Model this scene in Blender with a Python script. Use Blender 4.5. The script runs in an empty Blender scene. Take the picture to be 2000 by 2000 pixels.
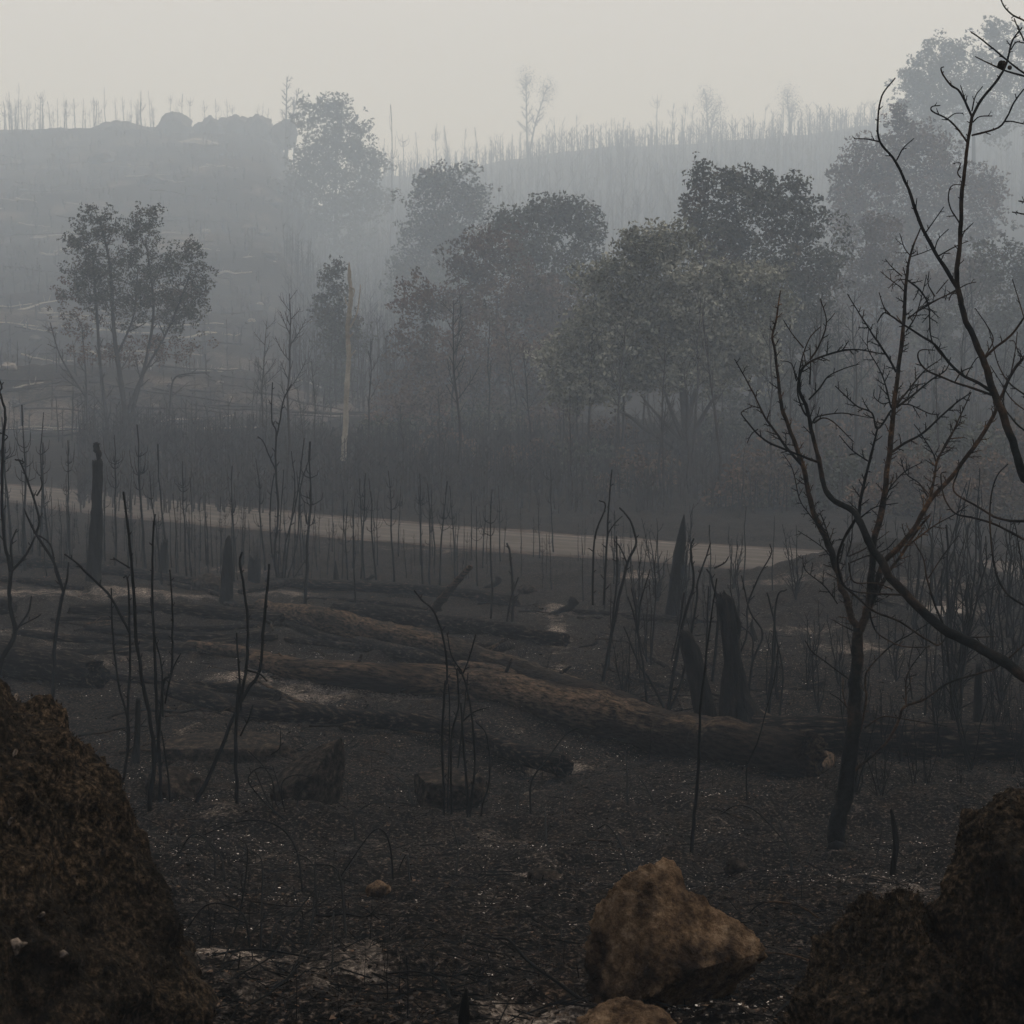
import bpy, math, random
import numpy as np
from mathutils import Vector

sc = bpy.context.scene
col = sc.collection
R = math.radians

# ------------------------------------------------------------------ camera
FPX = 3732.0                 # focal length in pixels of a 2000 px wide picture
PITCH = math.atan(300 / FPX)
cam_d = bpy.data.cameras.new("camera")
cam = bpy.data.objects.new("camera", cam_d)
col.objects.link(cam)
cam_d.sensor_width = 36.0
cam_d.lens = 36.0 * FPX / 2000.0
cam_d.clip_start = 0.05
cam_d.clip_end = 3000
cam.location = (0, 0, 0)
cam.rotation_euler = (math.pi / 2 - PITCH, 0, 0)
cam_d.dof.use_dof = True
cam_d.dof.focus_distance = 13.0
cam_d.dof.aperture_fstop = 18.0
sc.camera = cam

# ------------------------------------------------------------------ world, sun, exposure
SUN_EL, SUN_AZ = 56.0, 40.0       # azimuth measured from +Y (view direction) towards +X
w = bpy.data.worlds.new("World")
sc.world = w
w.use_nodes = True
nt = w.node_tree
for n in list(nt.nodes):
    nt.nodes.remove(n)
out = nt.nodes.new("ShaderNodeOutputWorld")
sky = nt.nodes.new("ShaderNodeTexSky")
sky.sky_type = 'NISHITA'
sky.sun_disc = False
sky.sun_elevation = R(SUN_EL)
sky.sun_rotation = R(SUN_AZ)
sky.dust_density = 4.0
bg1 = nt.nodes.new("ShaderNodeBackground"); bg1.inputs[1].default_value = 0.05
nt.links.new(sky.outputs[0], bg1.inputs[0])
bg2 = nt.nodes.new("ShaderNodeBackground")          # smoke veil over the sky: an even cream grey
bg2.inputs[0].default_value = (0.91, 0.862, 0.85, 1)
bg2.inputs[1].default_value = 1.0
mx = nt.nodes.new("ShaderNodeMixShader"); mx.inputs[0].default_value = 0.9
nt.links.new(bg1.outputs[0], mx.inputs[1]); nt.links.new(bg2.outputs[0], mx.inputs[2])
nt.links.new(mx.outputs[0], out.inputs[0])

sun_d = bpy.data.lights.new("sun", 'SUN')
sun_d.energy = 2.9
sun_d.angle = R(12)
sun_d.color = (1.0, 0.86, 0.70)
sun = bpy.data.objects.new("sun", sun_d)
col.objects.link(sun)
az, el = R(SUN_AZ), R(SUN_EL)
sdir = Vector((math.sin(az) * math.cos(el), math.cos(az) * math.cos(el), math.sin(el)))
sun.rotation_euler = sdir.to_track_quat('Z', 'Y').to_euler()
sun.location = (20, 20, 60)

sc.view_settings.view_transform = 'Standard'
sc.view_settings.look = 'None'
sc.view_settings.exposure = 0.0
sc.view_settings.gamma = 1.0
sc.view_settings.use_curve_mapping = False
cy = sc.cycles
cy.use_denoising = True
cy.max_bounces = 5
cy.diffuse_bounces = 2
cy.glossy_bounces = 1
cy.transmission_bounces = 1
cy.volume_bounces = 5
cy.use_adaptive_sampling = True
cy.adaptive_threshold = 0.005

HAZE_DENSITY = 0.0020
HAZE_COLOR = (0.70, 0.83, 1.0)

# ------------------------------------------------------------------ noise and helpers
def _h(i, j, k, s):
    x = (i.astype(np.int64) * 374761393 + j.astype(np.int64) * 668265263 + k.astype(np.int64) * 2147483647 + s * 1274126177) & 0xffffffff
    x = ((x ^ (x >> 13)) * 1274126177) & 0xffffffff
    x = ((x ^ (x >> 16)) * 2246822519) & 0xffffffff
    return ((x ^ (x >> 15)) & 0xffff).astype(np.float64) / 32767.5 - 1.0

def vnoise(p, s=0):
    p = np.asarray(p, float)
    f = np.floor(p); t = p - f; t = t * t * (3 - 2 * t)
    i, j, k = f[..., 0], f[..., 1], f[..., 2]
    r = 0
    for a in (0, 1):
        wa = t[..., 0] if a else 1 - t[..., 0]
        for b in (0, 1):
            wb = t[..., 1] if b else 1 - t[..., 1]
            for c in (0, 1):
                wc = t[..., 2] if c else 1 - t[..., 2]
                r = r + wa * wb * wc * _h(i + a, j + b, k + c, s)
    return r

def fbm(p, octs=4, s=0, gain=0.5):
    r, a = 0, 1.0
    q = np.array(p, float)
    for o in range(octs):
        r = r + a * vnoise(q + 17.3 * o, s + o)
        q = q * 2.03
        a *= gain
    return r

def xy3(x, y, sx, sy, z=0.0):
    x = np.asarray(x, float); y = np.asarray(y, float)
    return np.stack([x * sx, y * sy, np.zeros_like(x) + z], -1)

cp, sp = math.cos(PITCH), math.sin(PITCH)
def ray(u, v):
    a = (u - 1000) / FPX; b = (v - 1000) / FPX
    # camera space (a, -b, -1) -> world
    return np.array([a, cp - b * sp * 1.0, -sp - b * cp])
def P(u, v, D):
    d = ray(u, v)
    return d * (D / d[1])
def pxm(D):                  # pixels (of 2000) per metre at distance D
    return FPX / D

# ------------------------------------------------------------------ terrain
RX = np.array([-70, -45, -30, -18, -13, -8.5, -5.6, -1.4, 2, 4.8, 7.9, 12.3, 25, 40, 70.])
RY = np.array([112, 97, 84, 73, 67, 62, 59.4, 55.6, 53, 51, 48.7, 46, 40, 35, 29.])
ROADZ = -5.2
ROADW = 2.25
_rp = []
for i in range(len(RX) - 1):
    n = max(2, int(math.hypot(RX[i + 1] - RX[i], RY[i + 1] - RY[i]) / 1.0))
    for k in range(n):
        _rp.append((RX[i] + (RX[i + 1] - RX[i]) * k / n, RY[i] + (RY[i + 1] - RY[i]) * k / n))
_rp = np.array(_rp)
for _ in range(6):
    _rp[1:-1] = (_rp[:-2] + _rp[1:-1] * 2 + _rp[2:]) / 4

def road_dist(x, y):
    x = np.atleast_1d(np.asarray(x, float)); y = np.atleast_1d(np.asarray(y, float))
    d = np.full(x.shape, 1e9)
    m = (y > 20) & (y < 125) & (np.abs(x) < 85)
    if m.any():
        xs, ys = x[m], y[m]
        dd = np.full(xs.shape, 1e9)
        for a in range(0, len(_rp) - 1):
            p0, p1 = _rp[a], _rp[a + 1]
            e = p1 - p0; L = e @ e
            t = np.clip(((xs - p0[0]) * e[0] + (ys - p0[1]) * e[1]) / L, 0, 1)
            dd = np.minimum(dd, np.hypot(xs - p0[0] - t * e[0], ys - p0[1] - t * e[1]))
        d[m] = dd
    return d

def sstep(a, b, x):
    t = np.clip((x - a) / (b - a), 0, 1)
    return t * t * (3 - 2 * t)

ND = np.array([-1100, -60, -20, 0, 3, 6, 9, 14, 18.6, 24, 30, 40, 50, 60, 75, 100, 1100.])
NZ = np.array([6, 2, -0.6, -1.5, -1.7, -2.1, -2.72, -3.55, -3.95, -4.17, -4.38, -4.8, -5.15, -5.25, -5.2, -5.1, -5.1])
LD = np.array([0, 66, 85, 115, 175, 250, 345, 450, 550, 640, 700, 860, 1100.])
LZ = np.array([0, 0, .85, 1.65, 5.1, 12.6, 26.5, 45.6, 64, 79.7, 80, 66, 30.])
RD = np.array([0, 62, 85, 150, 300, 450, 620, 760, 800, 900, 1100.])
RZ = np.array([0, 0, .6, 3.1, 14, 34, 64, 89, 92, 80, 40.])
def FAR(D):
    """distance scale of the far hills"""
    return float(np.interp(D, [0, 64, 78, 95, 122, 135, 205, 250, 275, 300, 400, 450], [0, 66, 104, 158, 225, 265, 440, 560, 625, 650, 740, 785]))

def ground_h(x, y, micro=False, scalar=False):
    x = np.atleast_1d(np.asarray(x, float)); y = np.atleast_1d(np.asarray(y, float))
    z = np.interp(y, ND, NZ)
    a = x / np.maximum(np.abs(y), 40.0)
    dl = np.interp(y, LD, LZ)
    dr = np.interp(y, RD, RZ)
    wl = 1 - sstep(-0.135, -0.035, a)
    lvar = np.interp(a, [-.5, -.27, -.2, -.12, -.05], [0.9, 1.0, 1.03, 1.0, .85])
    rvar = np.interp(a, [-.3, -.05, .05, .14, .2, .3, .6], [.75, .86, .98, 1.03, 1.10, 1.2, 1.2])
    hill = np.maximum(dl * wl * lvar, dr * rvar * (0.25 + 0.75 * sstep(-.2, -.06, a) + 0.0) * 1.0)
    z = z + hill
    far = sstep(75, 130, y)
    z = z + far * (1.6 * fbm(xy3(x, y, .03, .03), 3, 5) + .5 * fbm(xy3(x, y, .12, .12), 3, 6))
    # undulations of the near slope
    nearw = (1 - sstep(70, 90, y))
    z = z + nearw * sstep(7, 14, y) * .10 * fbm(xy3(x, y, .35, .35), 3, 7)
    # left bank a little higher
    z = z + nearw * .25 * sstep(3, 9, -x) * sstep(18, 30, y) * (1 - sstep(45, 60, y))
    # low mounds in front of the road on the right
    for (mx_, my_, mh, rx_, ry_) in ((7.9, 40.5, .95, 2.6, 1.6), (6.6, 33.5, .55, 3.4, 2.4), (3.0, 25.5, .25, 1.6, 1.4), (1.6, 15.6, .18, 1.2, .9), (8.8, 36, .35, 3, 2)):
        z = z + mh * np.exp(-((x - mx_) / rx_) ** 2 - ((y - my_) / ry_) ** 2)
    rd = road_dist(x, y)
    t = 1 - sstep(ROADW + .3, ROADW + 4.0, rd)
    z = z * (1 - t) + (ROADZ - 0.03) * t
    # a small bank along the near edge and a ditch
    if micro:
        n1 = fbm(xy3(x, y, 1.1, 1.1), 3, 11)
        n2 = fbm(xy3(x, y, 4.5, 4.5), 3, 12)
        n3 = fbm(xy3(x, y, 16, 16), 2, 13)
        off = sstep(ROADW, ROADW + 1.5, rd)
        z = z + off * nearw * (.075 * n1 + .045 * n2 + .012 * n3 * (1 - sstep(14, 24, y)))
        z = z + off * far * (.25 * fbm(xy3(x, y, .5, .5), 3, 15))
    return z

def gz(x, y):
    return float(ground_h(x, y)[0])

def gp(u, v):
    """where the line of sight through a picture point meets the ground"""
    d = ray(u, v); d = d / d[1]
    ys = np.concatenate([np.linspace(3, 60, 800), np.geomspace(60.2, 860, 900)])
    zz = ground_h(d[0] * ys, ys)
    diff = d[2] * ys - zz
    k = np.where(diff < 0)[0]
    if len(k) == 0:
        return P(u, v, 785)
    k = max(k[0], 1)
    t = diff[k - 1] / (diff[k - 1] - diff[k])
    D = ys[k - 1] + (ys[k] - ys[k - 1]) * t
    return d * D

# ------------------------------------------------------------------ mesh building
class MB:
    def __init__(s):
        s.v, s.f3, s.f4, s.n = [], [], [], 0
    def add(s, v, f):
        v = np.asarray(v, float); f = np.asarray(f, np.int64)
        s.v.append(v)
        (s.f3 if f.shape[1] == 3 else s.f4).append(f + s.n)
        s.n += len(v)
    def addoff(s, f):               # faces on vertices already there
        f = np.asarray(f, np.int64)
        (s.f3 if f.shape[1] == 3 else s.f4).append(f)
    def mesh(s, name, mat, origin=(0, 0, 0), smooth=True):
        V = np.concatenate(s.v) - np.asarray(origin, float)
        f3 = np.concatenate(s.f3) if s.f3 else np.zeros((0, 3), np.int64)
        f4 = np.concatenate(s.f4) if s.f4 else np.zeros((0, 4), np.int64)
        me = bpy.data.meshes.new(name)
        me.vertices.add(len(V)); me.vertices.foreach_set("co", V.astype(np.float32).ravel())
        nl = f3.size + f4.size
        me.loops.add(nl)
        me.loops.foreach_set("vertex_index", np.concatenate([f3.ravel(), f4.ravel()]).astype(np.int32))
        npoly = len(f3) + len(f4)
        me.polygons.add(npoly)
        st = np.concatenate([np.arange(len(f3)) * 3, len(f3) * 3 + np.arange(len(f4)) * 4]).astype(np.int32)
        me.polygons.foreach_set("loop_start", st)
        me.polygons.foreach_set("use_smooth", np.full(npoly, smooth))
        me.update(calc_edges=True)
        me.materials.append(mat)
        return me
    def build(s, name, mat, parent=None, origin=(0, 0, 0), smooth=True):
        o = bpy.data.objects.new(name, s.mesh(name, mat, origin, smooth))
        col.objects.link(o)
        if parent is not None:
            o.parent = parent
        else:
            o.location = origin
        return o

def tag(o, label=None, cat=None, group=None, kind=None):
    if label: o['label'] = label
    if cat: o['category'] = cat
    if group: o['group'] = group
    if kind: o['kind'] = kind
    return o

def empty(name, loc):
    o = bpy.data.objects.new(name, None)
    o.empty_display_size = .1
    o.location = loc
    col.objects.link(o)
    return o

AX = np.eye(3)
def frames(Pt):
    T = np.gradient(Pt, axis=0)
    T /= np.linalg.norm(T, axis=1)[:, None] + 1e-12
    a = int(np.argmin(np.abs(T).max(axis=0)))
    B = np.cross(T, AX[a]); B /= np.linalg.norm(B, axis=1)[:, None] + 1e-12
    N = np.cross(B, T)
    return T, N, B

def tube(mb, Pt, Rd, k=6, rough=0.0, seed=0, capstart=False):
    Pt = np.asarray(Pt, float); Rd = np.asarray(Rd, float)
    n = len(Pt)
    T, N, B = frames(Pt)
    th = np.arange(k) * 2 * math.pi / k
    c, s_ = np.cos(th), np.sin(th)
    off = N[:, None, :] * c[None, :, None] + B[:, None, :] * s_[None, :, None]
    rr = Rd[:, None] * np.ones((1, k))
    if rough:
        q = Pt[:, None, :] + off * Rd[:, None, None]
        rr = rr * (1 + rough * fbm(q / max(Rd.max(), 1e-3) * 1.3, 2, seed))
    V = (Pt[:, None, :] + off * rr[..., None]).reshape(-1, 3)
    i = np.arange(n - 1)[:, None] * k; j = np.arange(k)[None, :]; j2 = (j + 1) % k
    F = np.stack([i + j, i + j2, i + k + j2, i + k + j], -1).reshape(-1, 4)
    base = mb.n
    mb.add(V, F)
    # end caps
    tip = Pt[-1] + T[-1] * Rd[-1] * .5
    mb.v.append(tip[None]); ti = mb.n; mb.n += 1
    e = base + (n - 1) * k
    mb.addoff([[e + q, e + (q + 1) % k, ti] for q in range(k)])
    if capstart:
        mb.v.append((Pt[0] - T[0] * Rd[0] * .3)[None]); ti = mb.n; mb.n += 1
        mb.addoff([[base + (q + 1) % k, base + q, ti] for q in range(k)])

def smooth_path(pts, m=4):
    p = np.asarray(pts, float)
    if len(p) < 3:
        t = np.linspace(0, 1, m + 1)[:, None]
        return p[0] * (1 - t) + p[-1] * t
    q = np.vstack([2 * p[0] - p[1], p, 2 * p[-1] - p[-2]])
    outp = []
    for i in range(1, len(q) - 2):
        for t in np.arange(m) / m:
            outp.append(0.5 * ((2 * q[i]) + (-q[i - 1] + q[i + 1]) * t + (2 * q[i - 1] - 5 * q[i] + 4 * q[i + 1] - q[i + 2]) * t * t + (-q[i - 1] + 3 * q[i] - 3 * q[i + 1] + q[i + 2]) * t ** 3))
    outp.append(q[-2])
    return np.array(outp)

def twigs(mb, Pt, Rd, rng, every, lmin, lmax, r0, k=3, ang=(30, 65), level=1, up=.15):
    """little side shoots along a branch"""
    seg = np.linalg.norm(np.diff(Pt, axis=0), axis=1)
    L = seg.sum(); cum = np.concatenate([[0], np.cumsum(seg)])
    s_ = every * rng.uniform(.3, 1)
    side = rng.choice((-1, 1))
    while s_ < L * .97:
        i = min(np.searchsorted(cum, s_) - 1, len(Pt) - 2); i = max(i, 0)
        t = (s_ - cum[i]) / max(seg[i], 1e-9)
        p = Pt[i] * (1 - t) + Pt[i + 1] * t
        d = Pt[i + 1] - Pt[i]; d /= np.linalg.norm(d) + 1e-9
        ax = np.array([d[2], rng.uniform(-.8, .8), -d[0]]) * side
        ax /= np.linalg.norm(ax) + 1e-9
        ax = ax - d * (ax @ d); ax /= np.linalg.norm(ax) + 1e-9
        a = math.radians(rng.uniform(*ang))
        dr = d * math.cos(a) + ax * math.sin(a)
        l = rng.uniform(lmin, lmax) * (0.55 + .45 * (1 - s_ / L))
        bend = np.array([rng.uniform(-.25, .25), rng.uniform(-.25, .25), up + rng.uniform(-.2, .25)])
        pts = [p, p + dr * l * .35 + bend * l * .05, p + dr * l * .7 + bend * l * .22, p + dr * l + bend * l * .5]
        rb = min(r0, float(np.interp(s_, cum, Rd)) * .8)
        pts = np.array(pts)
        tube(mb, pts, [rb, rb * .8, rb * .65, rb * .5], k)
        if level > 1 and l > lmin * 1.2:
            twigs(mb, pts, np.array([rb, rb * .8, rb * .65, rb * .5]), rng, every * .35, lmin * .35, lmax * .4, rb * .6, 3, ang, level - 1, up)
        s_ += every * rng.uniform(.45, 1.6)
        side = -side if rng.random() < .75 else side

# landmarks used to tell look-alikes apart in their labels
ROADSIDE = [(5, 'the left edge'), (188, 'the knobbed charred post'), (320, 'the hazy stubby stump'), (443, 'the short pointed post'), (540, 'the many-stemmed clump'), (657, 'the small charred spike'),
            (880, 'the leaning pale log'), (1000, 'the thin black log'), (1095, 'the charred wedge'), (1190, 'the crooked stems'), (1330, 'the tall charred spike')]
SLOPE = [(1190, 'the crooked stems'), (1330, 'the tall charred spike'), (1420, 'the two-pronged stump'), (1520, "the fattest log's end"), (1660, 'the young tree'), (1780, 'the crossing bough'), (1910, 'the right-hand post'), (2000, 'the right edge')]
BEYOND = [(30, 'the left edge'), (235, 'the three-trunked tree'), (675, 'the bare pale snag'), (900, 'the low reddish tree'), (1090, 'the dark rounded oak'), (1350, "the olive oak's trunk"), (1500, 'the notched dark oak'), (1660, 'the young foreground tree'), (1800, 'the big brownish oak'), (1980, 'the right edge')]
FORE = [(350, 'the huge left boulder'), (610, 'the wedge-shaped rock'), (870, 'the central stems'), (1050, 'the central hollow'), (1310, 'the orange-brown rock'), (1632, "the young tree's foot"), (1800, 'the right-hand boulders')]
RIDGE = [(5, 'the left edge'), (47, 'the tallest ridge spike'), (136, 'the leaning ridge pole'), (216, 'the thick dark pole'), (300, 'the steep ridge boulder'), (410, 'the middle ridge boulder'), (520, 'the small ridge boulder')]
FARR = [(767, 'the lone bare pole'), (1030, 'the forked skyline tree'), (1200, 'the bushy far ridge'), (1380, 'the wine-glass tree')]
used_labels = {}
def where(u, marks):
    m = min(marks, key=lambda q: abs(q[0] - u)); d = u - m[0]
    side = 'left of' if d < 0 else 'right of'
    a = abs(d)
    return ('close beside ' if a < 9 else ('just ' if a < 28 else ('a little ' if a < 60 else 'well ')) + side + ' ') + m[1]
def tell(kind, u, size, sizes, marks, v=None, vs=()):
    """a label that says what sets this one apart: its height, its distance and what it stands beside"""
    w_ = next((n for lim, n in sizes if size < lim), sizes[-1][1])
    dep = next((n for lim, n in vs if v is not None and v < lim), vs[-1][1] if vs else '')
    full = (w_ + ' ' + kind + ' ' + dep + ' ' + where(u, marks)).split()
    if len(full) > 16: full = (w_ + ' ' + kind + ' ' + ' '.join(dep.split()[:-2]) + ' ' + where(u, marks)).split() if dep.startswith('mid') else (w_ + ' ' + kind + ' ' + where(u, marks)).split()
    return ' '.join(full)

# ------------------------------------------------------------------ materials
def material(name, stops, scale=3.0, detail=6.0, rough=.85, bump=.4, bscale=None, stretch=(1, 1, 1), island=0.0,
             stops2=None, scale2=.7, thr=(.52, .6), spec=.03, bdist=.02, nrough=.65):
    """noise-coloured material; stops2 lays a second colouring over it in patches"""
    m = bpy.data.materials.new(name); m.use_nodes = True
    t = m.node_tree; N = t.nodes; L = t.links
    b = N['Principled BSDF']
    b.inputs['Roughness'].default_value = rough
    b.inputs['Specular IOR Level'].default_value = spec
    tc = N.new('ShaderNodeTexCoord')
    mp = N.new('ShaderNodeMapping'); mp.inputs['Scale'].default_value = stretch
    L.new(tc.outputs['Object'], mp.inputs[0])
    def ramp(src, st):
        r = N.new('ShaderNodeValToRGB')
        while len(r.color_ramp.elements) < len(st): r.color_ramp.elements.new(.5)
        for e, (p_, c_) in zip(r.color_ramp.elements, st):
            e.position = p_; e.color = (*c_, 1)
        L.new(src, r.inputs[0]); return r
    n1 = N.new('ShaderNodeTexNoise'); n1.inputs['Scale'].default_value = scale; n1.inputs['Detail'].default_value = detail
    n1.inputs['Roughness'].default_value = nrough
    L.new(mp.outputs[0], n1.inputs['Vector'])
    c = ramp(n1.outputs[0], stops).outputs[0]
    if stops2:
        n2 = N.new('ShaderNodeTexNoise'); n2.inputs['Scale'].default_value = scale2; n2.inputs['Detail'].default_value = 5
        n2.inputs['Roughness'].default_value = .6
        L.new(mp.outputs[0], n2.inputs['Vector'])
        mr = N.new('ShaderNodeMapRange'); mr.inputs[1].default_value = thr[0]; mr.inputs[2].default_value = thr[1]
        L.new(n2.outputs[0], mr.inputs[0])
        c2 = ramp(n1.outputs[0], stops2).outputs[0]
        mxn = N.new('ShaderNodeMix'); mxn.data_type = 'RGBA'
        L.new(mr.outputs[0], mxn.inputs[0]); L.new(c, mxn.inputs[6]); L.new(c2, mxn.inputs[7])
        c = mxn.outputs[2]
    if island:
        g = N.new('ShaderNodeNewGeometry')
        mr = N.new('ShaderNodeMapRange'); mr.inputs[3].default_value = 1 - island; mr.inputs[4].default_value = 1 + island
        L.new(g.outputs['Random Per Island'], mr.inputs[0])
        vm = N.new('ShaderNodeVectorMath'); vm.operation = 'SCALE'
        L.new(c, vm.inputs[0]); L.new(mr.outputs[0], vm.inputs['Scale'])
        c = vm.outputs[0]
    L.new(c, b.inputs['Base Color'])
    if bump:
        nb = N.new('ShaderNodeTexNoise'); nb.inputs['Scale'].default_value = bscale or scale * 4
        nb.inputs['Detail'].default_value = 8; nb.inputs['Roughness'].default_value = .7
        L.new(mp.outputs[0], nb.inputs['Vector'])
        bp = N.new('ShaderNodeBump'); bp.inputs['Strength'].default_value = bump; bp.inputs['Distance'].default_value = bdist
        L.new(nb.outputs[0], bp.inputs['Height']); L.new(bp.outputs[0], b.inputs['Normal'])
    return m

CH = [(.35, (.0015, .0025, .003)), (.7, (.010, .0115, .0125))]
M = {}
M['char'] = material('charred_bark', CH, 14, bump=.7, bscale=45, stops2=[(.3, (.010, .008, .006)), (.7, (.050, .032, .021))], scale2=2.2, thr=(.50, .62))
M['char_twig'] = material('charred_twig', [(.3, (.0015, .0025, .003)), (.7, (.008, .009, .010))], 6, bump=0)
M['scorched_limb'] = material('scorched_limb', [(.34, (.006, .0055, .005)), (.54, (.050, .031, .019)), (.70, (.16, .088, .046))], 16, bump=.7, bscale=60, stops2=CH, scale2=1.6, thr=(.40, .56))
M['log'] = material('scorched_log_bark', [(.38, (.002, .0025, .003)), (.44, (.034, .025, .018)), (.58, (.098, .068, .047)), (.74, (.20, .125, .078))], 30, 9, bump=1.0, bscale=48, stretch=(.16, 1, 1),
                    stops2=[(.4, (.004, .004, .004)), (.7, (.028, .022, .018))], scale2=1.6, thr=(.42, .56), bdist=.08)
M['log_dark'] = material('charred_log_bark', [(.42, (.0015, .002, .0025)), (.54, (.010, .009, .0085)), (.68, (.075, .056, .043))], 30, 9, bump=1.0, bscale=48, stretch=(.16, 1, 1), bdist=.06)
M['raw_wood'] = material('split_orange_wood', [(.3, (.10, .035, .015)), (.7, (.30, .12, .05))], 9, bump=.6, bscale=50)
M['pale_wood'] = material('barkless_pale_wood', [(.35, (.18, .165, .14)), (.7, (.32, .295, .255))], 2.6, bump=.3, stops2=[(.3, (.12, .07, .045)), (.7, (.2, .12, .075))], scale2=.45, thr=(.56, .66))
M['snag'] = material('charred_snag', [(.35, (.0015, .0025, .003)), (.6, (.009, .009, .009)), (.75, (.024, .019, .016))], 10, bump=1.0, bscale=26, stretch=(1, 1, .2), bdist=.06)
M['moss_rock'] = material('scorched_mossy_rock', [(.36, (.0015, .002, .002)), (.47, (.010, .008, .006)), (.56, (.046, .033, .021)), (.66, (.13, .095, .066)), (.80, (.36, .30, .25))], 60, 12, bump=1.0, bscale=80, bdist=.02,
                          stops2=[(.38, (.002, .0022, .0022)), (.55, (.011, .0095, .008)), (.72, (.045, .034, .025))], scale2=3.2, thr=(.38, .66), nrough=.75)
M['brown_rock'] = material('brown_scorched_rock', [(.30, (.012, .009, .007)), (.42, (.050, .032, .020)), (.53, (.16, .108, .068)), (.67, (.36, .27, .19))], 12, 15, bump=1.0, bscale=55, bdist=.05,
                           stops2=[(.36, (.0025, .0025, .0025)), (.6, (.030, .020, .014)), (.8, (.10, .062, .04))], scale2=4.4, thr=(.46, .60), nrough=.82)
M['dark_rock'] = material('sooty_rock', [(.38, (.003, .003, .003)), (.54, (.020, .0165, .014)), (.72, (.07, .054, .043))], 14, 10, bump=1.0, bscale=30, bdist=.03)
M['granite'] = material('hill_granite', [(.3, (.03, .03, .03)), (.7, (.085, .08, .075))], .5, bump=.3, bscale=2)
M['pale_granite'] = material('pale_hill_granite', [(.3, (.12, .11, .10)), (.7, (.22, .20, .18))], .6, bump=.3, bscale=2)
M['moss'] = material('scorched_moss', [(.38, (.004, .0035, .003)), (.54, (.026, .019, .013)), (.70, (.10, .072, .048))], 30, bump=0, island=.9,
                     stops2=[(.3, (.003, .003, .003)), (.7, (.018, .014, .011))], scale2=3.2, thr=(.38, .66))
M['lichen'] = material('pale_lichen', [(.38, (.02, .018, .016)), (.62, (.17, .14, .12))], 60, bump=.3)
M['litter'] = material('charred_litter', [(.3, (.003, .0034, .0036)), (.7, (.032, .028, .026))], 3, bump=0, island=.9)
M['ash'] = material('ash_flakes', [(.3, (.22, .20, .185)), (.7, (.52, .48, .45))], 3, bump=0, island=.4)
M['brown_litter'] = material('scorched_leaf_litter', [(.3, (.016, .011, .008)), (.7, (.075, .052, .038))], 3, bump=0, island=.8)
def leafmat(name, a, b_, a2, b2, thr=(.45, .6)):
    return material(name, [(.3, a), (.7, b_)], 1.1, 3, rough=.8, bump=0, island=.45, stops2=[(.3, a2), (.7, b2)], scale2=.35, thr=thr, spec=.04)
M['leaf_olive'] = leafmat('olive_oak_leaves', (.17, .178, .15), (.27, .268, .225), (.080, .088, .068), (.15, .15, .118))
M['leaf_dark'] = leafmat('dark_oak_leaves', (.036, .042, .034), (.070, .074, .058), (.060, .044, .032), (.085, .064, .046), (.55, .68))
M['leaf_brown'] = leafmat('scorched_brown_leaves', (.062, .042, .030), (.10, .066, .046), (.038, .036, .030), (.066, .058, .045))
M['far_bark'] = material('far_scorched_bark', [(.3, (.016, .015, .015)), (.7, (.04, .035, .032))], 2, bump=0)

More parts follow.
